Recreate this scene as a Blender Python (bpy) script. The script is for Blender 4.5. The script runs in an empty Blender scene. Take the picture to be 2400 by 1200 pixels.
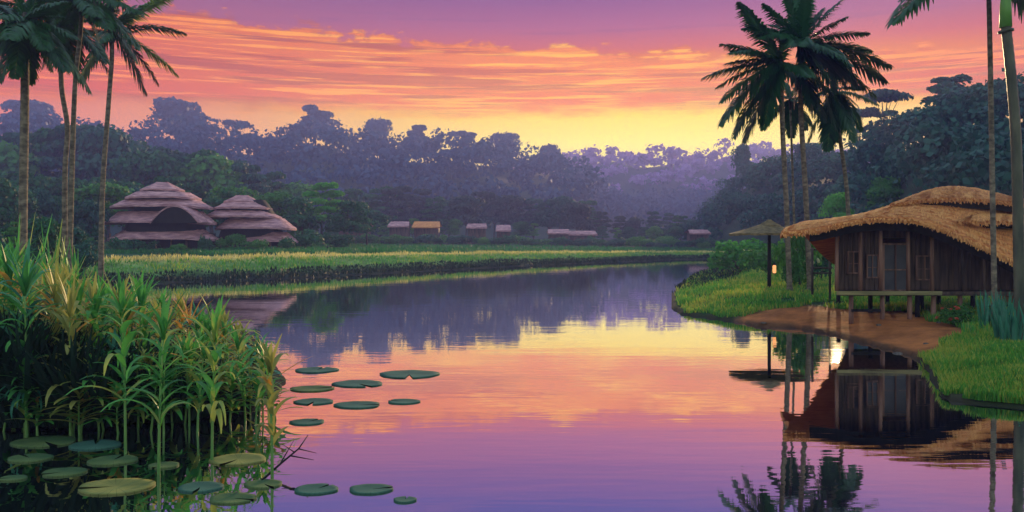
import bpy, math, random
import numpy as np
from mathutils import Vector, Matrix

random.seed(7); RS = np.random.RandomState(11)
S = bpy.context.scene; COL = S.collection
F, HZ, CH = 1900.0, 545.0, 3.4          # focal length in photo pixels, horizon row, eye height over the water
def P(px, py, d): return Vector(((px-1200)/F*d, d, CH-(py-HZ)/F*d))
def G(px, py, z=0.0):
    d = (CH-z)*F/(py-HZ); return Vector(((px-1200)/F*d, d, z))
def lin(c): return tuple((x/255/12.92 if x/255 <= .04045 else ((x/255+.055)/1.055)**2.4) for x in c)
def lerp(a, b, t): return a+(b-a)*t
def sm(x, a, b):
    t = np.clip((x-a)/(b-a), 0, 1); return t*t*(3-2*t)

# ------------------------------------------------------------------ object helpers
def link(o, parent=None):
    COL.objects.link(o)
    if parent is not None: o.parent = parent
    return o
def tag(o, label=None, cat=None, group=None, kind=None):
    if label: o['label'] = label
    if cat: o['category'] = cat
    if group: o['group'] = group
    if kind: o['kind'] = kind
    return o
def thing(name, label, cat, loc=(0, 0, 0), rz=0, group=None):
    o = bpy.data.objects.new(name, None); o.location = loc; o.rotation_euler = (0, 0, rz); o.empty_display_size = .2
    link(o); return tag(o, label, cat, group)
def copy_tree(o, parent=None):
    c = o.copy(); link(c); c.parent = parent
    for ch in o.children: copy_tree(ch, c)
    return c
def mesh_np(name, V, Q, mats, midx=None, smooth=False):
    """fast mesh from arrays: V (n,3), Q (m,k)"""
    V = np.asarray(V, np.float32); Q = np.asarray(Q, np.int32)
    me = bpy.data.meshes.new(name); k = Q.shape[1]
    me.vertices.add(len(V)); me.vertices.foreach_set('co', V.ravel())
    me.loops.add(Q.size); me.loops.foreach_set('vertex_index', Q.ravel())
    me.polygons.add(len(Q)); me.polygons.foreach_set('loop_start', np.arange(0, Q.size, k, dtype=np.int32))
    for m in (mats if isinstance(mats, (list, tuple)) else [mats]): me.materials.append(m)
    if midx is not None: me.polygons.foreach_set('material_index', np.asarray(midx, np.int32))
    if smooth: me.polygons.foreach_set('use_smooth', np.ones(len(Q), bool))
    me.update(calc_edges=True); me.validate(); return me
class MB:
    def __init__(s): s.v = []; s.f = []; s.sm = []
    def add(s, v, f, smooth=False):
        n = len(s.v); s.v += [tuple(p) for p in v]; s.f += [tuple(i+n for i in q) for q in f]; s.sm += [smooth]*len(f)
    def box(s, c, d, rz=0, M=None):
        x, y, z = d[0]/2, d[1]/2, d[2]/2; R = Matrix.Rotation(rz, 3, 'Z'); c = Vector(c)
        v = [c+R @ Vector((sx*x, sy*y, sz*z)) for sz in (-1, 1) for sy in (-1, 1) for sx in (-1, 1)]
        s.add(v, [(0, 2, 3, 1), (4, 5, 7, 6), (0, 1, 5, 4), (2, 6, 7, 3), (0, 4, 6, 2), (1, 3, 7, 5)])
    def tube(s, pts, rad, n=8, cap=True):
        pts = [Vector(p) for p in pts]; V = []; Fc = []
        for i, p in enumerate(pts):
            t = (pts[min(i+1, len(pts)-1)]-pts[max(i-1, 0)]).normalized()
            a = t.cross(Vector((0, 1, 0)) if abs(t.y) < .9 else Vector((1, 0, 0))).normalized(); b = t.cross(a)
            r = rad[i] if hasattr(rad, '__len__') else rad
            V += [p+a*math.cos(2*math.pi*k/n)*r+b*math.sin(2*math.pi*k/n)*r for k in range(n)]
        for i in range(len(pts)-1):
            for k in range(n):
                k2 = (k+1) % n; Fc.append((i*n+k, i*n+k2, (i+1)*n+k2, (i+1)*n+k))
        if cap: Fc += [tuple(range(n-1, -1, -1)), tuple((len(pts)-1)*n+k for k in range(n))]
        s.add(V, Fc, True)
    def grid(s, rows, smooth=True, close=False):
        n = len(rows[0]); V = [p for r in rows for p in r]; Fc = []
        for i in range(len(rows)-1):
            for k in range(n if close else n-1):
                k2 = (k+1) % n; Fc.append((i*n+k, i*n+k2, (i+1)*n+k2, (i+1)*n+k))
        s.add(V, Fc, smooth)
    def build(s, name, mat, parent=None, loc=None):
        me = bpy.data.meshes.new(name); me.from_pydata(s.v, [], s.f)
        for m in (mat if isinstance(mat, (list, tuple)) else [mat]): me.materials.append(m)
        me.polygons.foreach_set('use_smooth', s.sm); me.update()
        o = bpy.data.objects.new(name, me); link(o, parent)
        if loc is not None: o.location = loc
        return o
def obj(name, me, parent=None, loc=None):
    o = bpy.data.objects.new(name, me); link(o, parent)
    if loc is not None: o.location = loc
    return o

# ------------------------------------------------------------------ materials
def nt(name):
    m = bpy.data.materials.new(name); m.use_nodes = True; t = m.node_tree; t.nodes.clear()
    return m, t, t.nodes, t.links
def ramp(N, stops, interp='LINEAR'):
    r = N.new('ShaderNodeValToRGB'); r.color_ramp.interpolation = interp; e = r.color_ramp.elements
    while len(e) > 1: e.remove(e[-1])
    e[0].position = stops[0][0]; e[0].color = (*stops[0][1], 1)
    for p, c in stops[1:]: k = e.new(p); k.color = (*c, 1)
    return r
def leafmat(name, c1, c2, c3=None, scale=.6, trans=.4, rough=.55, attr=False):
    m, t, N, L = nt(name)
    tc = N.new('ShaderNodeTexCoord'); ns = N.new('ShaderNodeTexNoise'); ns.inputs['Scale'].default_value = scale; ns.inputs['Detail'].default_value = 5
    L.new(tc.outputs['Object'], ns.inputs['Vector'])
    geo = N.new('ShaderNodeNewGeometry'); oi = N.new('ShaderNodeObjectInfo')
    a = N.new('ShaderNodeMath'); a.operation = 'MULTIPLY_ADD'; L.new(geo.outputs['Random Per Island'], a.inputs[0]); a.inputs[1].default_value = .42
    L.new(ns.outputs['Fac'], a.inputs[2])
    b = N.new('ShaderNodeMath'); b.operation = 'MULTIPLY_ADD'; L.new(oi.outputs['Random'], b.inputs[0]); b.inputs[1].default_value = .3; L.new(a.outputs[0], b.inputs[2])
    st = [(.42, c1), (.95, c2)] + ([(1.0, c3)] if c3 else [])
    r = ramp(N, st); L.new(b.outputs[0], r.inputs[0])
    p = N.new('ShaderNodeBsdfPrincipled'); p.inputs['Roughness'].default_value = rough; p.inputs['Specular IOR Level'].default_value = .3
    tr = N.new('ShaderNodeBsdfTranslucent'); mx = N.new('ShaderNodeMixShader'); mx.inputs[0].default_value = trans
    L.new(r.outputs[0], p.inputs['Base Color']); L.new(r.outputs[0], tr.inputs['Color'])
    L.new(p.outputs[0], mx.inputs[1]); L.new(tr.outputs[0], mx.inputs[2])
    o = N.new('ShaderNodeOutputMaterial'); L.new(mx.outputs[0], o.inputs[0]); return m
def solid(name, c1, c2, scale=(4, 4, 4), rough=.8, bump=.3, detail=6, spec=.3, rand=0.0, dist=.05, cont=(.35, .7)):
    m, t, N, L = nt(name)
    tc = N.new('ShaderNodeTexCoord'); mp = N.new('ShaderNodeMapping'); mp.inputs['Scale'].default_value = scale; L.new(tc.outputs['Object'], mp.inputs[0])
    ns = N.new('ShaderNodeTexNoise'); ns.inputs['Scale'].default_value = 1; ns.inputs['Detail'].default_value = detail; L.new(mp.outputs[0], ns.inputs[0])
    r = ramp(N, [(cont[0], c1), (cont[1], c2)])
    if rand:
        g = N.new('ShaderNodeNewGeometry'); a = N.new('ShaderNodeMath'); a.operation = 'MULTIPLY_ADD'; a.inputs[1].default_value = rand
        L.new(g.outputs['Random Per Island'], a.inputs[0]); L.new(ns.outputs['Fac'], a.inputs[2]); L.new(a.outputs[0], r.inputs[0])
    else: L.new(ns.outputs['Fac'], r.inputs[0])
    p = N.new('ShaderNodeBsdfPrincipled'); p.inputs['Roughness'].default_value = rough; p.inputs['Specular IOR Level'].default_value = spec
    L.new(r.outputs[0], p.inputs['Base Color'])
    if bump:
        b = N.new('ShaderNodeBump'); b.inputs['Strength'].default_value = bump; b.inputs['Distance'].default_value = dist
        L.new(ns.outputs['Fac'], b.inputs['Height']); L.new(b.outputs[0], p.inputs['Normal'])
    o = N.new('ShaderNodeOutputMaterial'); L.new(p.outputs[0], o.inputs[0]); return m

M = {}
M['far_leaf'] = leafmat('far_leaf', (.010, .034, .08), (.035, .09, .18), scale=.03, trans=.3)  # bluish tint of distance haze painted into the leaf colour
M['haze_leaf'] = leafmat('haze_leaf', (.30, .14, .42), (.46, .24, .58), scale=.03, trans=.3)  # mauve of the haze over the mountain painted into its foliage
M['dark_leaf'] = leafmat('dark_leaf', (.005, .040, .020), (.03, .15, .05), scale=.25, trans=.3)
M['teal_leaf'] = leafmat('teal_leaf', (.004, .038, .034), (.03, .13, .085), scale=.2, trans=.3)
M['mid_leaf'] = leafmat('mid_leaf', (.02, .11, .02), (.09, .28, .045), scale=.3, trans=.4)
M['bright_leaf'] = leafmat('bright_leaf', (.03, .20, .025), (.11, .40, .05), scale=.3, trans=.45)
M['dusk_leaf'] = leafmat('dusk_leaf', (.010, .030, .035), (.045, .08, .075), scale=.2, trans=.25)
M['palm_leaf'] = leafmat('palm_leaf', (.006, .035, .014), (.03, .12, .03), scale=.5, trans=.35, rough=.4)
M['palm_green'] = leafmat('palm_green', (.05, .14, .03), (.18, .30, .06), scale=.5, trans=.45, rough=.4)
M['corn_leaf'] = leafmat('corn_leaf', (.012, .12, .035), (.13, .46, .08), (.40, .48, .10), scale=1.1, trans=.45, rough=.4)
M['corn_teal'] = leafmat('corn_teal', (.03, .16, .09), (.08, .33, .19), scale=1.1, trans=.4, rough=.4)
M['corn_gold'] = leafmat('corn_gold', (.16, .24, .05), (.45, .42, .10), scale=1.1, trans=.45, rough=.4)
M['dry_leaf'] = leafmat('dry_leaf', (.50, .20, .03), (.75, .36, .07), scale=2, trans=.4)
M['stalk'] = solid('stalk', (.10, .26, .06), (.28, .42, .10), (6, 6, 1.5), .5, .1)
M['grass'] = leafmat('grass', (.025, .17, .03), (.16, .45, .05), (.50, .52, .08), scale=.35, trans=.4)
M['grass_gold'] = leafmat('grass_gold', (.50, .44, .10), (.92, .76, .28), scale=.4, trans=.45)  # sunlight on the bank crest painted into the yellow blades
M['palm_bark'] = solid('palm_bark', (.10, .075, .05), (.32, .25, .16), (5, 5, 9), .85, .5, dist=.03)
M['bark'] = solid('bark', (.04, .03, .022), (.12, .095, .07), (8, 8, 2), .9, .6)
M['culm'] = solid('culm', (.04, .045, .025), (.14, .13, .07), (4, 4, 1), .45, .1)
M['culm_green'] = solid('culm_green', (.12, .30, .04), (.22, .45, .08), (4, 4, 1), .4, .1)
M['thatch'] = solid('thatch', (.58, .165, .045), (.98, .42, .12), (1.6, 9, 9), .9, .8, dist=.06, cont=(.3, .72))
M['thatch_straw'] = leafmat('thatch_straw', (.50, .15, .04), (.92, .42, .12), scale=1.0, trans=.15, rough=.8)
M['thatch_dark'] = solid('thatch_dark', (.10, .075, .035), (.30, .21, .09), (5, 5, 9), .9, .8, dist=.05, cont=(.3, .72))
M['thatch_rose'] = solid('thatch_rose', (.26, .11, .12), (.74, .38, .37), (1.2, 1.2, 6), .8, .8, dist=.08, cont=(.3, .72))
M['wood_dark'] = solid('wood_dark', (.03, .019, .014), (.20, .115, .08), (9, 9, .8), .7, .4)
M['wood_mid'] = solid('wood_mid', (.16, .075, .05), (.42, .22, .15), (9, 9, .8), .7, .4)
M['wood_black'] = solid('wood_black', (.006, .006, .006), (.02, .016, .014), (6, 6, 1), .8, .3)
M['rail'] = solid('rail', (.20, .17, .07), (.38, .31, .13), (1, 9, 9), .6, .3)
M['flower_red'] = leafmat('flower_red', (.35, .02, .02), (.75, .16, .07), scale=3, trans=.3)
M['flower_cream'] = leafmat('flower_cream', (.6, .6, .3), (.85, .8, .5), scale=3, trans=.3)
M['pad'] = solid('pad', (.03, .09, .035), (.15, .20, .06), (1.3, 1.3, 1.3), .75, .2, spec=.2)
def veins(m, n=26):
    t = m.node_tree; N, L = t.nodes, t.links; p = next(x for x in N if x.type == 'BSDF_PRINCIPLED'); src = p.inputs['Base Color'].links[0].from_socket
    tc = N.new('ShaderNodeTexCoord'); sx = N.new('ShaderNodeSeparateXYZ'); L.new(tc.outputs['Object'], sx.inputs[0])
    a = N.new('ShaderNodeMath'); a.operation = 'ARCTAN2'; L.new(sx.outputs[1], a.inputs[0]); L.new(sx.outputs[0], a.inputs[1])
    b = N.new('ShaderNodeMath'); b.operation = 'MULTIPLY'; L.new(a.outputs[0], b.inputs[0]); b.inputs[1].default_value = n/2
    c = N.new('ShaderNodeMath'); c.operation = 'SINE'; L.new(b.outputs[0], c.inputs[0])
    r = ramp(N, [(0, (.5, .55, .5)), (.3, (1, 1, 1))]); d = N.new('ShaderNodeMath'); d.operation = 'ABSOLUTE'; L.new(c.outputs[0], d.inputs[0]); L.new(d.outputs[0], r.inputs[0])
    mx = N.new('ShaderNodeMix'); mx.data_type = 'RGBA'; mx.blend_type = 'MULTIPLY'; mx.inputs[0].default_value = 1; L.new(src, mx.inputs[6]); L.new(r.outputs[0], mx.inputs[7]); L.new(mx.outputs[2], p.inputs['Base Color'])
M['pad_teal'] = solid('pad_teal', (.025, .09, .065), (.07, .17, .11), (1.3, 1.3, 1.3), .75, .2, spec=.2)
M['pad_gold'] = solid('pad_gold', (.12, .15, .04), (.32, .30, .08), (1.5, 1.5, 1.5), .75, .2, spec=.2)

for k_ in ('pad', 'pad_teal', 'pad_gold'): veins(M[k_])
def ground_mat():
    m, t, N, L = nt('ground')
    at = N.new('ShaderNodeAttribute'); at.attribute_name = 'Col'
    tc = N.new('ShaderNodeTexCoord'); n1 = N.new('ShaderNodeTexNoise'); n1.inputs['Scale'].default_value = .9; n1.inputs['Detail'].default_value = 9; n1.inputs['Roughness'].default_value = .65
    L.new(tc.outputs['Object'], n1.inputs[0])
    mr = N.new('ShaderNodeMapRange'); mr.inputs[1].default_value = .3; mr.inputs[2].default_value = .7; mr.inputs[3].default_value = .45; mr.inputs[4].default_value = 1.5; L.new(n1.outputs['Fac'], mr.inputs[0])
    mx = N.new('ShaderNodeVectorMath'); mx.operation = 'SCALE'; L.new(at.outputs['Color'], mx.inputs[0]); L.new(mr.outputs[0], mx.inputs['Scale'])
    n2 = N.new('ShaderNodeTexNoise'); n2.inputs['Scale'].default_value = 6; n2.inputs['Detail'].default_value = 6; L.new(tc.outputs['Object'], n2.inputs[0])
    b = N.new('ShaderNodeBump'); b.inputs['Strength'].default_value = .6; b.inputs['Distance'].default_value = .1; L.new(n2.outputs['Fac'], b.inputs['Height'])
    p = N.new('ShaderNodeBsdfPrincipled'); p.inputs['Roughness'].default_value = .9; p.inputs['Specular IOR Level'].default_value = .15
    L.new(mx.outputs[0], p.inputs['Base Color']); L.new(b.outputs[0], p.inputs['Normal'])
    o = N.new('ShaderNodeOutputMaterial'); L.new(p.outputs[0], o.inputs[0]); return m
M['ground'] = ground_mat()
def water_mat():
    m, t, N, L = nt('water')
    tc = N.new('ShaderNodeTexCoord'); mp = N.new('ShaderNodeMapping'); mp.inputs['Scale'].default_value = (.12, .9, 1); L.new(tc.outputs['Object'], mp.inputs[0])
    ns = N.new('ShaderNodeTexNoise'); ns.inputs['Scale'].default_value = 1; ns.inputs['Detail'].default_value = 3; L.new(mp.outputs[0], ns.inputs[0])
    mp2 = N.new('ShaderNodeMapping'); mp2.inputs['Scale'].default_value = (1.0, 4.0, 1); L.new(tc.outputs['Object'], mp2.inputs[0])
    n2 = N.new('ShaderNodeTexNoise'); n2.inputs['Scale'].default_value = 1; n2.inputs['Detail'].default_value = 2; L.new(mp2.outputs[0], n2.inputs[0])
    b = N.new('ShaderNodeBump'); b.inputs['Strength'].default_value = 1; b.inputs['Distance'].default_value = .004; L.new(ns.outputs['Fac'], b.inputs['Height'])
    b2 = N.new('ShaderNodeBump'); b2.inputs['Strength'].default_value = 1; b2.inputs['Distance'].default_value = .0012; L.new(n2.outputs['Fac'], b2.inputs['Height']); L.new(b.outputs[0], b2.inputs['Normal'])
    g = N.new('ShaderNodeBsdfGlossy'); g.inputs['Roughness'].default_value = .02; g.inputs['Color'].default_value = (.93, .93, .95, 1); L.new(b2.outputs[0], g.inputs['Normal'])
    d = N.new('ShaderNodeBsdfDiffuse'); d.inputs['Color'].default_value = (.012, .02, .03, 1)
    mx = N.new('ShaderNodeMixShader'); mx.inputs[0].default_value = .92; L.new(d.outputs[0], mx.inputs[1]); L.new(g.outputs[0], mx.inputs[2])
    o = N.new('ShaderNodeOutputMaterial'); L.new(mx.outputs[0], o.inputs[0]); return m
M['water'] = water_mat()
def emis(name, c, s):
    m, t, N, L = nt(name); e = N.new('ShaderNodeEmission'); e.inputs[0].default_value = (*c, 1); e.inputs[1].default_value = s
    o = N.new('ShaderNodeOutputMaterial'); L.new(e.outputs[0], o.inputs[0]); return m
M['lamp_glow'] = emis('lamp_glow', (1, .42, .15), 1.3)

# ------------------------------------------------------------------ world (sky), sun, camera, haze
SUN_AZ = math.degrees(math.atan((1965-1200)/F)); SUN_EL = 9.6
HAZE = .00115
def build_world():
    w = bpy.data.worlds.new('World'); S.world = w; w.use_nodes = True; t = w.node_tree; N, L = t.nodes, t.links; N.clear()
    def m(op, a, b=None, c=None, clamp=False):
        n = N.new('ShaderNodeMath'); n.operation = op; n.use_clamp = clamp
        for i, v in enumerate((a, b, c)):
            if v is None: continue
            if isinstance(v, (int, float)): n.inputs[i].default_value = v
            else: L.new(v, n.inputs[i])
        return n.outputs[0]
    def mix(f, a, b):
        n = N.new('ShaderNodeMix'); n.data_type = 'RGBA'; n.clamp_factor = True
        if isinstance(f, (int, float)): n.inputs[0].default_value = f
        else: L.new(f, n.inputs[0])
        for i, v in ((6, a), (7, b)):
            if isinstance(v, tuple): n.inputs[i].default_value = (*v, 1)
            else: L.new(v, n.inputs[i])
        return n.outputs[2]
    def smooth(x, a, b, lo=0, hi=1):
        n = N.new('ShaderNodeMapRange'); n.interpolation_type = 'SMOOTHSTEP'; L.new(x, n.inputs[0])
        for i, v in enumerate((a, b, lo, hi)): n.inputs[i+1].default_value = v
        return n.outputs[0]
    def noise(x, y, z, det=4, rough=.5):
        c = N.new('ShaderNodeCombineXYZ')
        for i, v in enumerate((x, y, z)):
            if isinstance(v, (int, float)): c.inputs[i].default_value = v
            else: L.new(v, c.inputs[i])
        n = N.new('ShaderNodeTexNoise'); n.inputs['Scale'].default_value = 1; n.inputs['Detail'].default_value = det; n.inputs['Roughness'].default_value = rough
        L.new(c.outputs[0], n.inputs[0]); return n.outputs['Fac']
    tc = N.new('ShaderNodeTexCoord'); sx = N.new('ShaderNodeSeparateXYZ'); L.new(tc.outputs['Generated'], sx.inputs[0])
    X, Y, Z = sx.outputs
    az = m('MULTIPLY', m('ARCTAN2', X, Y), 57.29578); el = m('MULTIPLY', m('ARCSINE', Z), 57.29578)
    t_ = m('DIVIDE', el, 45, clamp=True)
    side = ramp(N, [(e/45, lin(c)) for e, c in ((0, (222, 136, 146)), (6, (214, 124, 146)), (9, (208, 102, 126)), (12, (192, 92, 128)), (13.6, (166, 98, 136)), (15.6, (144, 94, 142)), (18, (92, 86, 156)), (20, (86, 82, 152)), (24, (90, 100, 165))) ]+[(30/45, UP), (1, UP)])
    sun = ramp(N, [(e/45, lin(c)) for e, c in ((0, (255, 232, 150)), (6, (255, 234, 148)), (7.9, (255, 222, 124)), (9.4, (252, 196, 84)), (11.2, (238, 142, 70)), (12.6, (206, 108, 120)), (14.2, (172, 100, 146)), (16.5, (132, 86, 150)), (19, (86, 78, 156)), (23, (90, 100, 165)))]+[(30/45, UP), (1, UP)])
    L.new(t_, side.inputs[0]); L.new(t_, sun.inputs[0])
    da = m('DIVIDE', m('SUBTRACT', az, 10.0), 26.5); wgt = m('EXPONENT', m('MULTIPLY', m('MULTIPLY', da, da), -1))
    base = mix(wgt, side.outputs[0], sun.outputs[0])
    # lit cloud deck: streaky body whose billowed upper rim sinks towards the sun
    edge = m('MULTIPLY_ADD', az, -.055, 13.0)
    bil = noise(m('MULTIPLY', az, .38), m('MULTIPLY', el, .9), 3.1, 5, .6)
    edge2 = m('ADD', edge, m('MULTIPLY', m('SUBTRACT', bil, .5), 4.2))
    under = smooth(m('SUBTRACT', edge2, el), -.12, .45)
    above = smooth(m('MULTIPLY_ADD', bil, 1.6, el), 8.6, 10.0)
    band = m('MULTIPLY', under, above)
    st = noise(m('MULTIPLY', az, .07), m('MULTIPLY', el, 1.9), 1.7, 6, .6)
    st2 = noise(m('MULTIPLY', az, .12), m('MULTIPLY', el, 4.0), 8.2, 4, .6)
    cw = m('EXPONENT', m('MULTIPLY', m('POWER', m('ABSOLUTE', m('DIVIDE', m('SUBTRACT', az, 3.0), 24.0)), 2.0), -1))
    body = mix(cw, lin((202, 92, 90)), lin((238, 136, 24)))
    hot = mix(cw, lin((240, 122, 60)), lin((254, 184, 44)))
    dark = mix(cw, lin((160, 78, 108)), lin((192, 100, 72)))
    cl = mix(smooth(st2, .49, .60), body, hot)
    cl = mix(smooth(st, .52, .62), cl, dark)
    dens = m('MULTIPLY', band, smooth(st, .78, .40, .45, 1))
    back = smooth(m('ABSOLUTE', az), 60, 42)          # the lit deck lies on the sunset side
    dens = m('MULTIPLY', dens, back)
    sky = mix(dens, base, cl)
    sky = mix(smooth(m('ABSOLUTE', az), 62, 95), sky, mix(smooth(el, 0, 40), BACK, UP))   # unseen sky opposite the sunset, brightened as fill light
    # mauve streaks high up
    hi = m('MULTIPLY', smooth(st, .55, .72), smooth(el, 12, 15)); sky = mix(m('MULTIPLY', hi, .45), sky, lin((138, 92, 148)))
    # sun disc
    sa, se = math.radians(SUN_AZ), math.radians(9.2)
    sv = (math.sin(sa)*math.cos(se), math.cos(sa)*math.cos(se), math.sin(se))
    vd = N.new('ShaderNodeVectorMath'); vd.operation = 'DOT_PRODUCT'; L.new(tc.outputs['Generated'], vd.inputs[0]); vd.inputs[1].default_value = sv
    ang = m('MULTIPLY', m('ARCCOSINE', vd.outputs['Value']), 57.29578)
    glow = m('MULTIPLY', m('EXPONENT', m('MULTIPLY', ang, -.35)), .12)
    disc = smooth(ang, .34, .24)
    n = N.new('ShaderNodeVectorMath'); n.operation = 'SCALE'; n.inputs[0].default_value = (1, .72, .42); L.new(glow, n.inputs['Scale'])
    ad = N.new('ShaderNodeVectorMath'); ad.operation = 'ADD'; L.new(sky, ad.inputs[0]); L.new(n.outputs[0], ad.inputs[1])
    # the sky above the haze layer is brighter than it looks through the air from the ground
    inv = m('EXPONENT', m('DIVIDE', HAZE*71.6, m('MAXIMUM', m('ABSOLUTE', Z), .11)))
    j_ = N.new('ShaderNodeVectorMath'); j_.operation = 'SCALE'; j_.inputs[0].default_value = AIR; L.new(m('SUBTRACT', inv, 1), j_.inputs['Scale'])
    g_ = N.new('ShaderNodeVectorMath'); g_.operation = 'SCALE'; L.new(ad.outputs[0], g_.inputs[0]); L.new(inv, g_.inputs['Scale'])
    d_ = N.new('ShaderNodeVectorMath'); d_.operation = 'SUBTRACT'; L.new(g_.outputs[0], d_.inputs[0]); L.new(j_.outputs[0], d_.inputs[1])
    lo = N.new('ShaderNodeVectorMath'); lo.operation = 'MAXIMUM'; L.new(d_.outputs[0], lo.inputs[0]); lo.inputs[1].default_value = (.01, .01, .01)
    bg = N.new('ShaderNodeBackground'); L.new(lo.outputs[0], bg.inputs[0]); bg.inputs[1].default_value = SKY
    ni = N.new('ShaderNodeTexSky'); ni.sky_type = 'NISHITA'; ni.sun_disc = False; ni.sun_elevation = math.radians(SUN_EL); ni.sun_rotation = math.radians(SUN_AZ)
    bn = N.new('ShaderNodeBackground'); L.new(ni.outputs[0], bn.inputs[0]); bn.inputs[1].default_value = NISH
    sh = N.new('ShaderNodeAddShader'); L.new(bg.outputs[0], sh.inputs[0]); L.new(bn.outputs[0], sh.inputs[1])
    o = N.new('ShaderNodeOutputWorld'); L.new(sh.outputs[0], o.inputs[0])
SKY, NISH = 1.0, .0008
UP, BACK, AIR = (.42, .60, .84), (.80, .94, .88), (.14, .14, .40)  # UP, BACK: unseen sky overhead and behind, brightened as fill light
build_world()
sl = bpy.data.lights.new('sun', 'SUN'); sl.energy = 5; sl.angle = math.radians(.6); sl.color = (1, .68, .34)
so = bpy.data.objects.new('sun', sl); COL.objects.link(so)
a, e = math.radians(SUN_AZ), math.radians(SUN_EL)
so.rotation_euler = Vector((math.sin(a)*math.cos(e), math.cos(a)*math.cos(e), math.sin(e))).to_track_quat('Z', 'Y').to_euler()
cam = bpy.data.cameras.new('camera'); co = bpy.data.objects.new('camera', cam); COL.objects.link(co); S.camera = co
cam.sensor_width = 36; cam.lens = 36*F/2400; cam.shift_y = -(600-HZ)/2400; cam.clip_end = 6000
co.location = (0, 0, CH); co.rotation_euler = (math.pi/2, 0, 0)
S.view_settings.view_transform = 'Standard'; S.view_settings.look = 'None'; S.view_settings.exposure = 0; S.view_settings.gamma = 1
S.cycles.use_denoising = True; S.cycles.max_bounces = 5; S.cycles.diffuse_bounces = 2; S.cycles.glossy_bounces = 3; S.cycles.transmission_bounces = 3
S.cycles.volume_bounces = 0; S.cycles.sample_clamp_indirect = 4; S.cycles.caustics_reflective = False

if HAZE:
    b = MB(); b.box((0, 400, 36.5), (3040, 3040, 77)); hz = b.build('haze', [])
    hm, t, N, L = nt('haze_air'); pv = N.new('ShaderNodeVolumePrincipled'); pv.inputs['Color'].default_value = (.40, .43, .98, 1); pv.inputs['Density'].default_value = HAZE
    pv.inputs['Anisotropy'].default_value = .3; o = N.new('ShaderNodeOutputMaterial'); L.new(pv.outputs[0], o.inputs['Volume']); hz.data.materials.append(hm)
    tag(hz, 'thin lavender evening haze in the air over the valley', 'haze', kind='stuff')

# ------------------------------------------------------------------ ground and water
far_shore = [(300, 668), (450, 661), (700, 652), (900, 641), (1050, 633), (1200, 625), (1350, 618), (1500, 612), (1600, 608), (1700, 606)]
shore_px = [(-400, 1010), (-150, 1004), (0, 1008), (110, 994), (200, 1002), (310, 986), (420, 988), (510, 968), (600, 962), (650, 925), (668, 890), (640, 850), (610, 806), (560, 768), (470, 738), (400, 722), (290, 700), (235, 675)] + far_shore + \
    [(1800, 604), (1900, 602), (1900, 605), (1760, 614), (1680, 628), (1612, 652), (1578, 690), (1574, 722), (1600, 738), (1650, 743), (1710, 752), (1780, 766), (1850, 768), (1900, 775), (1960, 788), (2010, 801), (2090, 822), (2140, 838), (2172, 862), (2185, 893), (2212, 935), (2300, 950), (2420, 960), (2800, 972)]
WP = np.array([[*G(x, y).xy] for x, y in shore_px] + [[15, 8], [6.5, 3.6], [0, 2.6], [-6.5, 3.6], [-13, 8]])
def sdist(x, y, poly=WP):
    """distance to the polygon outline, negative inside (water)"""
    x = np.asarray(x, float); y = np.asarray(y, float)
    d = np.full(x.shape, 1e9); ins = np.zeros(x.shape, bool); n = len(poly)
    for i in range(n):
        ax, ay = poly[i]; bx, by = poly[(i+1) % n]; ex, ey = bx-ax, by-ay
        t = np.clip(((x-ax)*ex+(y-ay)*ey)/(ex*ex+ey*ey+1e-12), 0, 1)
        d = np.minimum(d, np.hypot(x-ax-t*ex, y-ay-t*ey))
        c = ((ay > y) != (by > y)) & (x < (bx-ax)*(y-ay)/(by-ay+1e-12)+ax); ins ^= c
    return np.where(ins, -d, d)
FS = np.array([[*G(x, y).xy] for x, y in far_shore])
MUD = np.array([[*G(x, y, .25).xy] for x, y in ((1690, 741), (1750, 735), (1900, 730), (2000, 737), (2110, 744), (2210, 768), (2260, 792), (2190, 822), (2085, 816), (1965, 790), (1850, 770), (1760, 762))])
def vnoise(x, y, s, seed=0):
    """smooth value noise in 0..1"""
    r = np.random.RandomState(seed).rand(64, 64); u = np.asarray(x)/s+100; v = np.asarray(y)/s+100
    i = np.floor(u).astype(int); j = np.floor(v).astype(int); a = u-i; b = v-j; a = a*a*(3-2*a); b = b*b*(3-2*b)
    g = lambda p, q: r[p % 64, q % 64]
    return (g(i, j)*(1-a)+g(i+1, j)*a)*(1-b)+(g(i, j+1)*(1-a)+g(i+1, j+1)*a)*b
def ground_z(x, y):
    x = np.asarray(x, float); y = np.asarray(y, float); s = sdist(x, y)
    px = 1200+F*x/np.maximum(y, 1)
    reg_h = np.interp(px, [-200, 700, 1200, 1500, 1700, 1900], [1.40, 1.35, .95, .65, .45, .8])
    far = sm(y, 44, 52)*sm(-(px-1790), 0, 60)               # behind the pond
    wdt = np.interp(px, [200, 700, 1700], [8.5, 8.5, 7])
    zf = .1+reg_h*sm(s, .3, wdt)
    right = .1+.34*sm(s, 0, 2.5)+.35*sm(y, 30, 40)*sm(s, 1, 5)
    left = .08+.22*sm(s, 0, 1.5)
    near = .12+1.6*sm(s, 0, 3.5)
    z = np.where(x > 0, right, left); z = z*(1-far)+zf*far
    nb = sm(-y, -9, -4); z = z*(1-nb)+near*nb
    z = z+(vnoise(x, y, 1.7, 3)-.5)*.10*sm(s, .3, 2)+(vnoise(x, y, 9, 4)-.5)*.25*sm(s, 4, 12)
    return np.where(s < 0, -.05-.9*sm(-s, 0, 2.5), z-.0)
def gz(x, y): return float(ground_z(np.array([x]), np.array([y]))[0])
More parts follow.
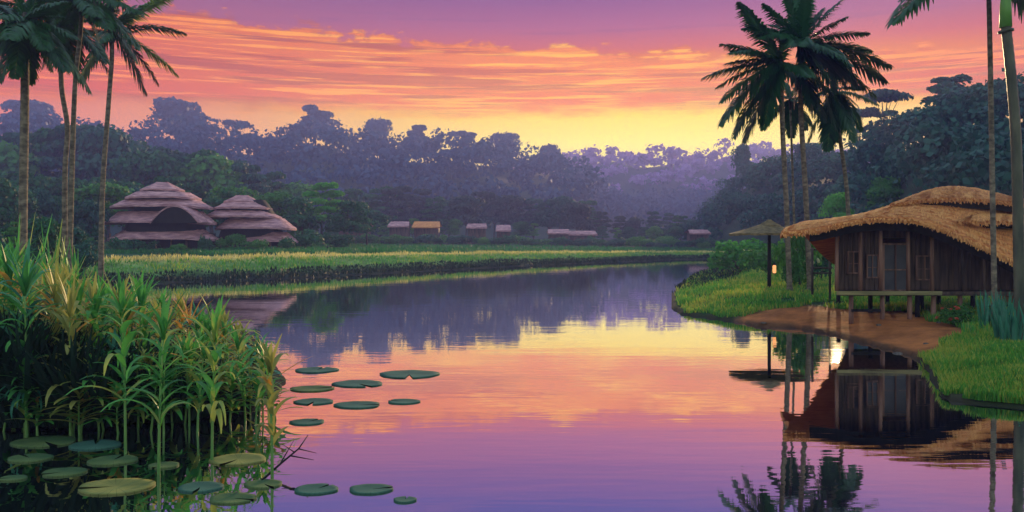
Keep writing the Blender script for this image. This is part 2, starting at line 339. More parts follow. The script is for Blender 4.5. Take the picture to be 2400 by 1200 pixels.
def build_ground():
    ds = np.concatenate([[.4, .9, 1.5], 2.2*np.exp(np.linspace(0, math.log(1500/2.2), 330))])
    an = np.radians(np.concatenate([np.arange(-180, -42, 4), np.arange(-42, 42, .26), np.arange(42, 180, 4)]))
    A, D = np.meshgrid(an, ds); x = D*np.sin(A); y = D*np.cos(A); z = ground_z(x, y)
    nr, nc = x.shape; V = np.stack([x, y, z], -1).reshape(-1, 3)
    i, j = np.meshgrid(np.arange(nr-1), np.arange(nc), indexing='ij'); j2 = (j+1) % nc
    Q = np.stack([i*nc+j, i*nc+j2, (i+1)*nc+j2, (i+1)*nc+j], -1).reshape(-1, 4)
    # centre cap
    V = np.vstack([V, [[0, 0, gz(0, 0)]]])
    me = mesh_np('ground', V, Q[:, ::-1], M['ground'], smooth=True)
    s = sdist(x, y); px = 1200+F*x/np.maximum(y, 1)
    grass = np.array([.022, .075, .02]); mud = np.array([.46, .155, .045]); marsh = np.array([.010, .012, .009]); lev = np.array([.16, .28, .07]); dry = np.array([.55, .46, .14]); forest = np.array([.02, .04, .02])  # dry: sunlit gold of the bank crest, painted as ground colour
    C = np.zeros(x.shape+(3,))+grass
    def put(c, w): nonlocal C; C = C*(1-w[..., None])+c*w[..., None]
    far = sm(y, 44, 50)*(px < 1800); nn = vnoise(x, y, 2.5, 8)
    put(lev, far*sm(s, .8+1.4*nn, 3.5)*(1-sm(s, 10, 16))); put(dry, far*sm(s, 5.2+1.2*nn, 6.6)*(1-sm(s, 8.3, 9.3)))  # dry: sunlit gold of the crest painted into the ground colour
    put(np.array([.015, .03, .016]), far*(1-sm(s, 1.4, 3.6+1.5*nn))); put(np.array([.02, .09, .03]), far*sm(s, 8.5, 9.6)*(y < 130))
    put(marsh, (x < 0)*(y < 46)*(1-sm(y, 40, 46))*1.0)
    put(forest, sm(y, 118, 140)*(px < 1800)*1.0)
    md = sdist(x, y, MUD); put(mud, sm(-md, -.25-.3*nn, .1))
    put(np.array([.05, .035, .02]), (x > 0)*(y < 46)*(1-sm(s, .1, .4))*.8)
    put(np.array([.03, .02, .012]), (s < 0)*1.0)
    cc = np.ones((len(V), 4), np.float32); cc[:-1, :3] = C.reshape(-1, 3)
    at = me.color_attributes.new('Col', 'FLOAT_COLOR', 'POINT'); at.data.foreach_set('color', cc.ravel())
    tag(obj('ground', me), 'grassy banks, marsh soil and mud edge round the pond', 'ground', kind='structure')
build_ground()
w = MB(); xs = np.linspace(-45, 60, 22); ys = np.linspace(1.6, 128, 26)
w.grid([[(x, y, 0) for x in xs] for y in ys]); wo = w.build('pond_water', M['water']); tag(wo, 'still pond water mirroring the sunset', 'water', kind='structure')

# ------------------------------------------------------------------ leaf clouds and trees
def quads(c, n, up, sz, asp=1.0):
    """leaf quads at centres c with normals n"""
    n = n/np.linalg.norm(n, axis=1, keepdims=True); a = np.cross(n, up); a /= np.linalg.norm(a, axis=1, keepdims=True)+1e-9; b = np.cross(n, a)
    sz = np.asarray(sz)[:, None]; a = a*sz*asp; b = b*sz
    V = np.stack([c-a*.5-b*.15, c+b*-.62, c+a*.5-b*.1, c+b*.62], 1).reshape(-1, 3)
    return V
def cloud(rs, lobes, per, size, out=.75):
    Cs = []; Ns = []
    for (cx, cy, cz, rx, ry, rz) in lobes:
        k = int(per*(.6+.8*rs.rand())); u = rs.normal(size=(k, 3)); u /= np.linalg.norm(u, axis=1, keepdims=True)
        u[:, 2] = np.where(u[:, 2] < -.35, -u[:, 2], u[:, 2])
        r = out+(1.08-out)*rs.rand(k, 1)
        r *= 1+.16*np.sin(u[:, :1]*7+cx)*np.sin(u[:, 1:2]*6+cy)
        Cs.append(np.array([cx, cy, cz])+u*r*np.array([rx, ry, rz])); Ns.append(u+rs.normal(size=(k, 3))*.55)
    c = np.vstack(Cs); n = np.vstack(Ns); return quads(c, n, rs.normal(size=c.shape), size*(.6+.8*rs.rand(len(c))))
def qidx(V): return np.arange(len(V)).reshape(-1, 4)
def crown_lobes(rs, shape, H, W):
    L = []
    if shape == 'round':
        for k in range(15):
            a = rs.rand()*6.28; r = W*.5*(rs.rand()**.5)*.72; h = rs.rand(); rr = W*(.17+.1*rs.rand())
            L.append((math.cos(a)*r*(1-.35*h), math.sin(a)*r*(1-.35*h), H*(.38+.50*h), rr, rr, rr*.72))
        L.append((0, 0, H*.86, W*.22, W*.22, H*.13))
    elif shape == 'flat':
        for k in range(9):
            a = rs.rand()*6.28; r = W*.5*rs.rand()**.5*.75; rr = W*(.14+.08*rs.rand()); L.append((math.cos(a)*r, math.sin(a)*r, H*(.88+.07*rs.rand()-.05*r/W), rr, rr, H*.05))
        for k in range(3):
            a = rs.rand()*6.28; L.append((math.cos(a)*W*.25, math.sin(a)*W*.25, H*(.62+.12*rs.rand()), W*.13, W*.13, H*.035))
    elif shape == 'tiered':
        for q in range(5):
            h = .42+.125*q; wr = W*.5*(1-.13*q)
            for k in range(5):
                a = rs.rand()*6.28; r = wr*.7*rs.rand()**.4; rr = wr*(.3+.15*rs.rand()); L.append((math.cos(a)*r, math.sin(a)*r, H*(h+.04*rs.rand()), rr, rr, H*.052))
    elif shape == 'bush':
        for k in range(9):
            a = rs.rand()*6.28; r = W*.5*rs.rand()**.5*.7; rr = W*(.16+.1*rs.rand()); L.append((math.cos(a)*r, math.sin(a)*r, H*(.2+.5*rs.rand()*(1-r/W)), rr, rr, H*.3))
    return L
def trunk_mb(rs, lobes, H, base_r):
    b = MB(); fork = H*(.36 if base_r > .05 else .1); wob = (rs.rand(2)-.5)*H*.05
    b.tube([(0, 0, -.4), (0, 0, .2), (wob[0], wob[1], fork*.6), (wob[0]*1.3, wob[1], fork)], [base_r*1.35, base_r, base_r*.8, base_r*.62], 8)
    for (cx, cy, cz, *_r) in lobes[:7]:
        m = Vector((wob[0]*1.3+cx*.35, wob[1]+cy*.35, fork+(cz-fork)*.5)); b.tube([(wob[0]*1.3, wob[1], fork-.1), m, (cx*.9, cy*.9, cz)], [base_r*.5, base_r*.33, base_r*.12], 5, cap=False)
    return b
VAR = {}
def variant(shape, k, H, W, per, size, mat, base_r=None):
    key = (shape, k, mat)
    if key not in VAR:
        rs = np.random.RandomState(hash((k*31+len(shape)*7+ord(mat[0])))%9999); lb = crown_lobes(rs, shape, H, W)
        V = cloud(rs, lb, per, size); cm = mesh_np('crown', V, qidx(V), M[mat])
        tb = trunk_mb(rs, lb, H, base_r or H*.022); tm = bpy.data.meshes.new('trunk'); tm.from_pydata(tb.v, [], tb.f); tm.materials.append(M['bark']); tm.polygons.foreach_set('use_smooth', tb.sm)
        VAR[key] = (cm, tm, H, W)
    return VAR[key]
def tree(name, label, cat, loc, h, w, shape='round', k=0, mat='dark_leaf', group=None, per=230, size=.42, cp='crown'):
    H, W = (10., 9.) if shape != 'bush' else (2., 2.4)
    if shape == 'flat': W = 10.
    if shape == 'bush': size = .13
    cm, tm, H, W = variant(shape, k, H, W, per, size, mat, H*.022 if shape != 'bush' else .04)
    t = thing(name, label, cat, loc, random.random()*6.28, group)
    for me, n in ((cm, cp), (tm, 'trunk' if shape != 'bush' else 'stem')):
        o = obj(n, me, t)
    t.scale = (w/W, w/W, h/H)
    return t
# ---- hills
def hill(name, label, crest, D, foot, foot_z, tree_h, mat, back=120, x0=-400, x1=2800, step=20):
    """crest: treetop outline (px, py) at depth D(px); the surface lies tree_h below it"""
    cx = [c[0] for c in crest]; cy = [c[1] for c in crest]
    def surf(px, t):
        d1 = D(px); d0 = d1-foot(px); top = CH+(HZ-np.interp(px, cx, cy))/F*d1-tree_h
        d = d0+(d1-d0)*np.minimum(t, 1)+back*np.maximum(t-1, 0)
        z = foot_z+(top-foot_z)*np.where(t <= 1, np.sin(np.clip(t, 0, 1)*math.pi/2)**1.0, np.cos(np.clip(t-1, 0, 1)*math.pi/2))
        z = z+(vnoise(px*d/F, d, 22, 5)-.5)*tree_h*.5*np.clip(t, 0, 1)*(t < 1.5)
        return (px-1200)/F*d, d, z
    pxs = np.arange(x0, x1+1, step); ts = np.concatenate([np.linspace(0, 1, 14), np.linspace(1.15, 2, 6)])
    T, PX = np.meshgrid(ts, pxs, indexing='ij'); x, y, z = surf(PX, T); z = np.maximum(z, -.6); nr, nc = x.shape
    i, j = np.meshgrid(np.arange(nr-1), np.arange(nc-1), indexing='ij')
    Q = np.stack([i*nc+j, i*nc+j+1, (i+1)*nc+j+1, (i+1)*nc+j], -1).reshape(-1, 4)
    o = obj(name, mesh_np(name, np.stack([x, y, z], -1).reshape(-1, 3), Q, mat, smooth=True)); tag(o, label, 'hill', kind='structure')
    return surf
M['hill_soil'] = solid('hill_soil', (.02, .035, .02), (.05, .07, .035), (.1, .1, .1), 1, 0)
def canopy(name, label, surf, mat, px_rng, t_rng, gap, rad, per, size, seed, asp=.75):
    """far-off wood: one mass of leaf clumps over a hillside"""
    rs = np.random.RandomState(seed); out = []
    pts = []
    for t in np.arange(t_rng[0], t_rng[1]+1e-6, t_rng[2]):
        px = px_rng[0]+rs.rand()*10
        while px < px_rng[1]:
            x, y, z = surf(np.array([px]), np.array([t+(rs.rand()-.5)*t_rng[2]])); pts.append((x[0], y[0], z[0])); px += gap/y[0]*F*(.6+.8*rs.rand())
    for (x, y, z) in pts:
        r = rad*(.65+.7*rs.rand()); h = r*asp*(.8+.6*rs.rand()); lb = [(x, y, z+h*1.1, r, r, h)]
        for q in range(3): a = rs.rand()*6.28; lb.append((x+math.cos(a)*r*.6, y+math.sin(a)*r*.6, z+h*(.7+.9*rs.rand()), r*.5, r*.5, h*.55))
        out.append(cloud(rs, lb, per/4, size, .8))
    V = np.vstack(out); o = obj(name, mesh_np(name, V, qidx(V), M[mat])); tag(o, label, 'woods', kind='stuff'); return len(pts)
# distant mountain
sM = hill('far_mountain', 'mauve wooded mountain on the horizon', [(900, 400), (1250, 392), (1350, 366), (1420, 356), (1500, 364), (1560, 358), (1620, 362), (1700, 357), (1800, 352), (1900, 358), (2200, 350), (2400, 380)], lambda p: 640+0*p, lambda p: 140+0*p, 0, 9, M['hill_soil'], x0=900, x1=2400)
canopy('mountain_wood', 'forest covering the far mountain, mauve haze painted into its leaf colour', sM, 'haze_leaf', (1150, 2050), (.35, 1.0, .16), 12, 6.5, 90, 2.6, 1)
DL = lambda p: np.interp(p, [-300, 1350, 1450, 1900], [400, 440, 520, 560])
crestL = [(-400, 270), (-100, 262), (20, 275), (110, 275), (160, 300), (300, 318), (360, 290), (470, 288), (560, 312), (660, 312), (700, 285), (780, 290), (830, 320), (1000, 328), (1130, 338), (1250, 356), (1340, 372), (1400, 424), (1480, 446), (1600, 450), (1700, 446), (1800, 446), (2100, 440)]
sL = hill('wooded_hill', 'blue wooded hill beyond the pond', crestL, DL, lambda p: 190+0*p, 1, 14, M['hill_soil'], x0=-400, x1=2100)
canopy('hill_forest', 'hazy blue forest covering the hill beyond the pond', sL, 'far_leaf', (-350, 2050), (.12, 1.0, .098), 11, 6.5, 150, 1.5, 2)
DR = lambda p: np.interp(p, [1600, 1750, 1950, 2150, 2400, 2900], [240, 210, 170, 125, 100, 90])
crestR = [(1560, 570), (1640, 520), (1690, 460), (1740, 405), (1800, 372), (1870, 368), (1950, 362), (2020, 345), (2100, 300), (2160, 262), (2230, 225), (2300, 222), (2400, 226), (2900, 210)]
sR = hill('steep_hill', 'dark wooded hillside rising behind the big hut', crestR, DR, lambda p: np.interp(p, [1600, 1950, 2400], [70, 75, 50]), .5, 5, M['hill_soil'], x0=1560, x1=2900)
canopy('hillside_forest', 'dark teal forest on the hillside behind the big hut', sR, 'teal_leaf', (1620, 2800), (.1, 1.0, .11), 4.4, 2.9, 420, .48, 3)

GRP = 'hazy trees standing out along the ridge beyond the pond'
def P_on(surf, px, t):
    x, y, z = surf(np.array([float(px)]), np.array([float(t)])); return Vector((x[0], y[0], z[0]))
ridge = [(70, 240, 120, 'round', 'wide crown standing highest behind the slim palm trunks'), (420, 242, 150, 'round', 'broad domed tree highest on the ridge above the striped huts'), (560, 284, 70, 'flat', 'small flat tree in the dip between the two tallest ridge trees'),
         (740, 252, 130, 'tiered', 'layered tree peaking above the low end of the huts'), (885, 286, 80, 'round', 'lone round crown on the ridge over the bright green tree'), (980, 298, 80, 'tiered', 'ragged crown on the ridge over the far pink-roofed huts'),
         (1080, 310, 70, 'flat', 'flat topped ridge tree over the middle of the pond'), (1180, 318, 90, 'round', 'wide low crown near the falling end of the ridge'), (1290, 340, 80, 'round', 'last tree at the falling end of the ridge before the mauve mountain')]
for k, (px, py, wpx, shp, lab) in enumerate(ridge):
    b = P_on(sL, px, 1.0); b.z -= 2; h = CH+(HZ-py)/F*b.y-b.z
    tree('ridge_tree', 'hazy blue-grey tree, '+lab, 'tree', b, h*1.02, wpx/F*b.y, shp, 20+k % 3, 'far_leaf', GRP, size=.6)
for k, (px, py, wpx) in enumerate([(2060, 208, 130), (2000, 250, 100)]):
    b = P_on(sR, px+10, .96); h = CH+(HZ-py)/F*b.y-b.z
    tree('umbrella_tree', ['taller flat crowned umbrella tree rising from the slope against the pink sky', 'lower umbrella tree beside the palm crown on the slope'][k], 'tree', b, h, wpx/F*b.y, 'flat', 30+k, 'teal_leaf', 'umbrella trees on the hillside')
for k, (px, py, wpx, lab) in enumerate([(1740, 338, 70, 'small rounded tree at the low end of the dark hillside'), (1890, 335, 90, 'rounded tree on the hillside crest just behind the tall palm trunks'), (2230, 180, 170, 'broad dark tree at the top of the hillside over the hut roof'), (2330, 205, 110, 'dark crown at the hilltop beside the thin palm trunk')]):
    b = P_on(sR, px, .97); h = CH+(HZ-py)/F*b.y-b.z
    tree('hillside_tree', lab, 'tree', b, h, wpx/F*b.y, 'tiered' if k == 2 else 'round', 33+k, 'teal_leaf', 'trees on the hillside crest')
# bright accents on the slope
for px, py, d, wpx, hp, k, lab in [(1965, 455, 75, 70, 130, 0, 'bright green tree behind the end of the long thatched roof'), (2085, 415, 88, 90, 130, 1, 'mid green tree on the slope above the hut roof'), (2150, 375, 95, 80, 120, 2, 'leafy green tree higher up the slope over the roof cap')]:
    top = P(px, py, d); h = hp/F*d
    z0 = min(top.z-h, 3)
    tree('slope_tree', lab, 'tree', (top.x, top.y, z0), top.z-z0, wpx*1.15/F*d, 'round', 40+k, 'mid_leaf' if k else 'bright_leaf', 'green trees on the slope behind the hut')

# ---- wood behind the meadow
def line(pts): return lambda p: np.interp(p, [q[0] for q in pts], [q[1] for q in pts])
def wood(tops, px0, px1, gap_px, drange, mats, label, group, name, seed, lower=0, wr=(.75, 1.1), shp=('round', 'tiered'), keep=lambda p: True):
    rs = np.random.RandomState(seed); px = px0
    while px < px1:
        if keep(px):
            d = drange[0]+(drange[1]-drange[0])*rs.rand(); x = (px-1200)/F*d; z = gz(x, d)-.1
            h = CH+(HZ-tops(px)-lower*rs.rand()-(rs.rand()-.3)*16)/F*d-z; h = max(h, 2.5)
            mt = mats[rs.randint(len(mats))]
            tree(name, label, 'tree', (x, d, z), h, min(h*(wr[0]+(wr[1]-wr[0])*rs.rand()), 17), shp[rs.randint(len(shp))], 50+rs.randint(3), mt, group)
        px += gap_px*(.7+.6*rs.rand())
topA = line([(-200, 330), (0, 330), (60, 318), (130, 300), (190, 292), (270, 300), (330, 345), (450, 350), (540, 372), (620, 385), (660, 415), (740, 430), (800, 440)])
wood(topA, -150, 700, 48, (138, 165), ['dark_leaf', 'mid_leaf', 'teal_leaf'], 'tall dark green tree in the back row of the wood behind the tiered huts', 'back row of the wood behind the tiered huts', 'broadleaf_tree', 5)
wood(line([(-200, 400), (300, 400), (450, 420), (620, 440), (720, 480)]), -150, 740, 50, (98, 125), ['dark_leaf', 'teal_leaf'], 'dark broadleaf tree in the front row of the wood just behind the tiered huts', 'front row of the wood behind the tiered huts', 'broadleaf_tree', 6, lower=40)
topB = line([(780, 462), (830, 445), (900, 440), (980, 442), (1040, 468), (1110, 448), (1190, 455), (1250, 470), (1330, 464), (1400, 482), (1460, 500), (1560, 500), (1700, 520)])
wood(topB, 790, 1700, 34, (178, 215), ['dusk_leaf', 'dusk_leaf', 'dark_leaf', 'teal_leaf'], 'dusky grey-green tree in the low wood along the far meadow', 'low wood along the far meadow', 'wood_tree', 7)
wood(line([(780, 500), (1000, 505), (1300, 515), (1700, 535)]), 780, 1720, 30, (165, 176), ['dark_leaf', 'teal_leaf', 'mid_leaf'], 'small dark tree between the far pink-roofed huts', 'small trees among the far huts', 'small_tree', 8, lower=12, keep=lambda p: not any(a-5 < p < b+5 for a, b in ((795, 870), (925, 955), (975, 1030), (1095, 1140), (1165, 1195), (1285, 1390))))
b = P(758, 430, 112); tree('bright_tree', 'vivid green round tree standing at the end of the tiered huts', 'tree', (b.x, b.y, gz(b.x, b.y)), b.z-gz(b.x, b.y), 8.6, 'tiered', 60, 'bright_leaf')
for k, (px, py, d, w, mt, lab) in enumerate([(705, 462, 104, 7, 'dark_leaf', 'dark tree close against the vivid tree on the hut side'), (640, 450, 106, 7, 'mid_leaf', 'mid green tree rising behind the smaller tiered hut roof'), (815, 470, 108, 7, 'dark_leaf', 'dark spreading tree between the vivid tree and the far huts'), (860, 490, 120, 7, 'teal_leaf', 'teal tree leaning over the broadest far roof'), (540, 440, 102, 8, 'mid_leaf', 'mid green tree in the gap between the two tiered huts'), (235, 430, 96, 9, 'mid_leaf', 'leafy tree just past the end of the larger tiered hut')]):
    b = P(px, py, d); tree('hutside_tree', lab, 'tree', (b.x, b.y, gz(b.x, b.y)), b.z-gz(b.x, b.y), w, 'round', 61+k % 2, mt)
b = P(840, 520, 105)
# understory behind the marsh plants (bank near the slim palms)
wood(line([(-150, 470), (60, 500), (170, 520), (260, 560)]), -160, 235, 30, (44, 62), ['dark_leaf', 'mid_leaf', 'teal_leaf'], 'dense dark young tree behind the slim palm trunks', 'young trees behind the slim palms', 'young_tree', 9, lower=40, wr=(.6, .9))
wood(line([(-150, 400), (100, 430), (230, 440)]), -160, 250, 46, (74, 90), ['dark_leaf', 'teal_leaf'], 'dark tree in the thicket behind the slim palm trunks', 'thicket behind the slim palms', 'thicket_tree', 10, lower=40, wr=(.6, .9))

# ---- bushes
def bush(px, py, wpx, hpx, mat, label, k=0, d=None, z=None, group=None, name='bush'):
    """py: base row; depth from the ground height there"""
    if d is None:
        d = 40.
        for _ in range(12): zz = gz((px-1200)/F*d, d); d = .5*d+.5*min((CH-zz)*F/(py-HZ), 400)
    x = (px-1200)/F*d; zz = gz(x, d)
    return tree(name, label, 'bush', (x, d, zz-.05), hpx/F*d, wpx/F*d, 'bush', k, mat, group, per=150)
bush(1735, 614, 150, 96, 'bright_leaf', 'bright green bush beside the little thatched shelter at the water', 0, d=60)
bush(1690, 612, 60, 40, 'mid_leaf', 'low green bush at the tip of the far bank', 1, d=70)
bush(1800, 640, 120, 90, 'mid_leaf', 'leafy mid green bush behind the lantern post', 2, d=50)
bush(1866, 668, 105, 176, 'mid_leaf', 'bush with cream flowers between the palm trunks, heightened to block the sun glint', 0, d=40.5)  # height raised to block the sun glint on the water
bush(1925, 640, 90, 110, 'dark_leaf', 'dark bush between the palms and the big hut', 1, d=45)
bush(1775, 600, 120, 60, 'dark_leaf', 'dark shrubbery mound behind the bright bush', 2, d=72)
for i, (px, py, w, h, mt) in enumerate([(540, 592, 70, 50, 'mid_leaf'), (290, 592, 70, 45, 'dark_leaf'), (710, 590, 90, 60, 'dark_leaf'), (790, 586, 80, 50, 'dark_leaf'), (205, 600, 90, 60, 'dark_leaf'), (345, 594, 60, 34, 'dark_leaf'), (420, 594, 50, 26, 'mid_leaf'), (480, 592, 50, 46, 'dark_leaf'), (600, 592, 60, 34, 'mid_leaf'), (668, 590, 50, 40, 'dark_leaf')]):
    bush(px, py, w, h, mt, ['green bush between the two tiered huts', 'dark bush at the near corner of the larger tiered hut', 'dark bush past the end of the smaller tiered hut', 'low bush at the meadow edge below the vivid tree', 'dark bush beside the curved palm base', 'low dark bush before the wall of the larger tiered hut', 'small green bush under the arched gable', 'dark bush at the corner facing the smaller tiered hut', 'low green bush before the smaller tiered hut', 'dark bush at the orange-lit end of the smaller tiered hut'][i], i % 3, d=[84, 76, 90, 98, 64, 77, 78, 79, 82, 82][i])
rs = np.random.RandomState(5)
for i in range(60):
    px = 700+i*17+rs.rand()*14; d = 138+rs.rand()*14
    bush(px, 0, 34+rs.rand()*34, 12+rs.rand()*22, ['mid_leaf', 'dark_leaf', 'teal_leaf'][rs.randint(3)], 'low hedge bush at the foot of the far wood', i % 3, d=d, group='bushes at the foot of the far wood', name='hedge_bush')

# ------------------------------------------------------------------ palms
def frond_mesh(c, tip, sag, seed, n=60, lw=.07, ll=.25, fluff=.35, droop=.35):
    """one pinnate frond from c to tip (local coords); rachis raised by sag in its middle"""
    rs = np.random.RandomState(seed); c = np.array(c); tip = np.array(tip); Ln = np.linalg.norm(tip-c)
    mid = (c+tip)/2+np.array([0, 0, sag*Ln]); t = np.linspace(0, 1, n)[:, None]
    pt = (1-t)**2*c+2*t*(1-t)*mid+t*t*tip; tg = np.gradient(pt, axis=0); tg /= np.linalg.norm(tg, axis=1, keepdims=True)
    side = np.cross(tg, [0, 0, 1.]); bad = np.linalg.norm(side, axis=1) < .15; side[bad] = [0.2, 1, 0]; side /= np.linalg.norm(side, axis=1, keepdims=True); up = np.cross(side, tg)
    V = []; Q = []
    # rachis
    for i in range(n-1):
        w0 = .028*Ln/4*(1-.75*t[i, 0]); b0 = len(V)
        V += [pt[i]-side[i]*w0, pt[i]+side[i]*w0, pt[i+1]+side[i+1]*w0*.95, pt[i+1]-side[i+1]*w0*.95]; Q.append((b0, b0+1, b0+2, b0+3))
        b0 = len(V); V += [pt[i]+up[i]*w0*.8, pt[i]-up[i]*w0*.8, pt[i+1]-up[i+1]*w0*.8, pt[i+1]+up[i+1]*w0*.8]; Q.append((b0, b0+1, b0+2, b0+3))
    for i in range(2, n):
        s = t[i, 0]; L0 = Ln*ll*(math.sin(math.pi*min(1, .12+.86*s))**.6)*(.85+.3*rs.rand())
        for sg in (-1, 1):
            dr = tg[i]*(.55+.5*s)+side[i]*sg*.8+up[i]*(fluff*(rs.rand()-.35)); dr /= np.linalg.norm(dr)
            e1 = pt[i]+dr*L0*.55; e2 = pt[i]+dr*L0+np.array([0, 0, -droop*L0]); wv = np.cross(dr, up[i]); wv /= np.linalg.norm(wv)+1e-6; w0 = lw*Ln/4*(.8+.4*rs.rand())
            b0 = len(V); V += [pt[i]-wv*w0*.4, pt[i]+wv*w0*.4, e1+wv*w0, e1-wv*w0]; Q.append((b0, b0+1, b0+2, b0+3))
            V += [e2+wv*w0*.12, e2-wv*w0*.12]; Q.append((b0+3, b0+2, b0+4, b0+5))
    return np.array(V), np.array(Q)
def palm(name, label, base, top, path, r0, r1, fronds, mat='palm_leaf', group=None, seed=0, extra=10, flen=3.2, hang=.5, bark='palm_bark', shaft=None):
    """base/top/path: world points of the trunk; fronds: world tips [(tip, sag, mat)]"""
    r0 *= .82; r1 *= .82
    base = Vector(base); t = thing(name, label, 'palm tree', base, 0, group); rs = np.random.RandomState(seed)
    pts = [Vector(p)-base for p in [base]+path+[top]]; n = 40; cum = [0]
    for a_, b_ in zip(pts, pts[1:]): cum.append(cum[-1]+(b_-a_).length)
    def at(s):
        s *= cum[-1]
        for i in range(len(pts)-1):
            if s <= cum[i+1]+1e-6:
                u = (s-cum[i])/(cum[i+1]-cum[i]); p0 = pts[max(i-1, 0)]; p1, p2 = pts[i], pts[i+1]; p3 = pts[min(i+2, len(pts)-1)]
                return .5*((2*p1)+(p2-p0)*u+(2*p0-5*p1+4*p2-p3)*u*u+(3*p1-p0-3*p2+p3)*u**3)
        return pts[-1]
    b = MB(); P_, R_ = [at(0)+Vector((0, 0, -.5))], [r0*1.5]
    for i in range(n+1):
        s = i/n; r = lerp(r0, r1, s)*(1+.35*math.exp(-s*30)); P_ += [at(s), at(min(1, s+.35/n))]; R_ += [r*1.03, r*.965]
    b.tube(P_, R_, 10); b.build('trunk', M[bark], t)
    c = Vector(top)-base
    if shaft:
        q = MB(); q.tube([c-Vector((0, 0, .1)), c+Vector((0, 0, .5)), c+Vector((0, 0, 1.2))], [r1*1.25, r1*1.1, r1*.5], 10); q.build('crown_shaft', M[shaft], t)
    k = 0
    for tip, sag, mt in fronds:
        V, Q = frond_mesh(c+Vector((0, 0, .05)), Vector(tip)-base, sag, seed*97+k); obj('frond', mesh_np('frond', V, Q, M[mt]), t); k += 1
    for i in range(extra):
        az = i*2.4+rs.rand()*.6; el = lerp(-.75, 1.25, ((i*.618) % 1)); L0 = flen*(.85+.25*rs.rand())
        tip = c+Vector((math.cos(az)*math.cos(el), math.sin(az)*math.cos(el), math.sin(el)-.12))*L0
        V, Q = frond_mesh(c, tip, .16 if el > -.3 else .22, seed*97+50+i); obj('frond', mesh_np('frond', V, Q, M[mat]), t)
    # young spear and boot
    q = MB(); q.tube([c-Vector((0, 0, .5)), c, c+Vector((0, 0, .35))], [r1*1.1, r1*1.7, r1*.4], 8)
    if not shaft: q.build('crown_heart', M['bark'], t)
    return t
def PB(px, py, d): v = P(px, py, d); return v
def gp(px, d): x = (px-1200)/F*d; return Vector((x, d, gz(x, d)))
def T(tips, d, js, default='palm_leaf'):
    rs = np.random.RandomState(js); out = []
    for tp in tips:
        x, y, sag = tp[:3]; out.append((P(x, y, d+(rs.rand()-.5)*2.4), sag, tp[3] if len(tp) > 3 else default))
    return out
PG = 'palms clustered by the big thatched hut'
palm('palm_tree', 'palm with pale lit trunk edge, first trunk beside the lantern post', gp(1851, 36.5), PB(1830, 150, 36.5), [PB(1843, 480, 36.5), PB(1834, 300, 36.5)], .15, .13,
     T([(1650, 182, .10), (1690, 104, .10), (1733, 8, .06), (1722, 318, .18), (1690, 290, .16), (1692, 236, .14), (1790, 300, .2), (1700, 150, .1), (1680, 205, .12), (1760, 250, .15), (1745, 330, .12), (1705, 262, .14)], 36.5, 1), seed=1, group=PG, extra=6, flen=3.0)
palm('palm_tree', 'tallest palm, second trunk from the lantern post, with the fullest crown', gp(1899, 36.9), PB(1876, 105, 36.9), [PB(1888, 450, 36.9), PB(1877, 260, 36.9)], .16, .13,
     T([(1832, -40, .04), (1893, -30, .04), (1975, -2, .06), (2035, 78, .10), (2085, 155, .12), (1985, 40, .06), (1790, 10, .05), (2012, 205, .16), (1960, 300, .2), (1905, 270, .2), (1862, 250, .1), (2040, 120, .1), (2050, 225, .14), (2075, 190, .12), (1990, 160, .13), (1930, 20, .05), (1860, -20, .04), (1750, 60, .06)], 36.9, 2), seed=2, group=PG, extra=14, flen=3.0)
palm('palm_tree', 'shorter palm leaning behind the thatched roof with hanging fronds', gp(1996, 40), PB(1955, 215, 40), [PB(1985, 450, 40), PB(1968, 320, 40)], .14, .11,
     T([(1895, 330, .2), (1990, 290, .2), (2012, 250, .18), (1925, 300, .2), (1960, 330, .15), (2020, 210, .16), (1880, 240, .14), (1940, 350, .15), (2000, 330, .2)], 40, 3), seed=3, group=PG, extra=5, flen=2.2)
palm('palm_tree', 'slim dark palm between the two taller palms by the hut', gp(1866, 42), PB(1852, 235, 42), [PB(1860, 480, 42)], .08, .07,
     T([(1800, 290, .2), (1905, 300, .2), (1855, 320, .1), (1830, 180, .1), (1885, 180, .1), (1790, 230, .15), (1920, 240, .15)], 42, 4), seed=4, group=PG, extra=4, flen=1.8)
LG = 'slim palms at the marshy bank'
palm('palm_tree', 'dark thick-trunked palm nearest the picture edge, with one golden lit side', gp(52, 25), PB(58, 55, 25), [PB(54, 500, 25), PB(58, 250, 25)], .16, .14,
     T([(0, 190, .2), (70, 195, .22), (-60, 90, .12), (-20, 20, .1), (120, 165, .2), (150, 40, .12), (100, -60, .08), (20, -70, .08), (180, 90, .15), (-10, 140, .18), (35, 180, .2), (-60, 160, .2), (135, 100, .18), (160, 5, .1)], 25, 5), seed=5, group=LG, extra=12, flen=2.4)
palm('palm_tree', 'thin kinked palm, second trunk along the marsh from the picture edge', gp(152, 31), PB(142, 50, 31), [PB(152, 420, 31), PB(158, 300, 31), PB(144, 200, 31)], .13, .10,
     T([(60, 130, .18), (100, 160, .2), (210, 120, .18), (180, 160, .2), (240, 50, .12), (60, 20, .1), (120, -40, .06), (210, -30, .08), (200, 70, .12), (80, 80, .14), (150, -50, .05), (230, 90, .15), (110, 100, .1)], 31, 6), seed=6, group=LG, extra=11, flen=2.5)
palm('palm_tree', 'leaning greenish-stemmed palm crossing in front of its kinked neighbour', gp(160, 29), PB(192, 5, 29), [PB(168, 420, 29), PB(176, 200, 29), PB(188, 80, 29)], .12, .09,
     T([(120, 60, .15), (260, 60, .15), (90, 0, .1), (280, 0, .1), (150, 90, .2), (230, 95, .2), (400, -10, .16, 'palm_green'), (330, 30, .14), (160, -80, .05), (240, -70, .05), (90, 40, .1), (300, -30, .1)], 29, 7), seed=7, group=LG, extra=11, flen=2.5)
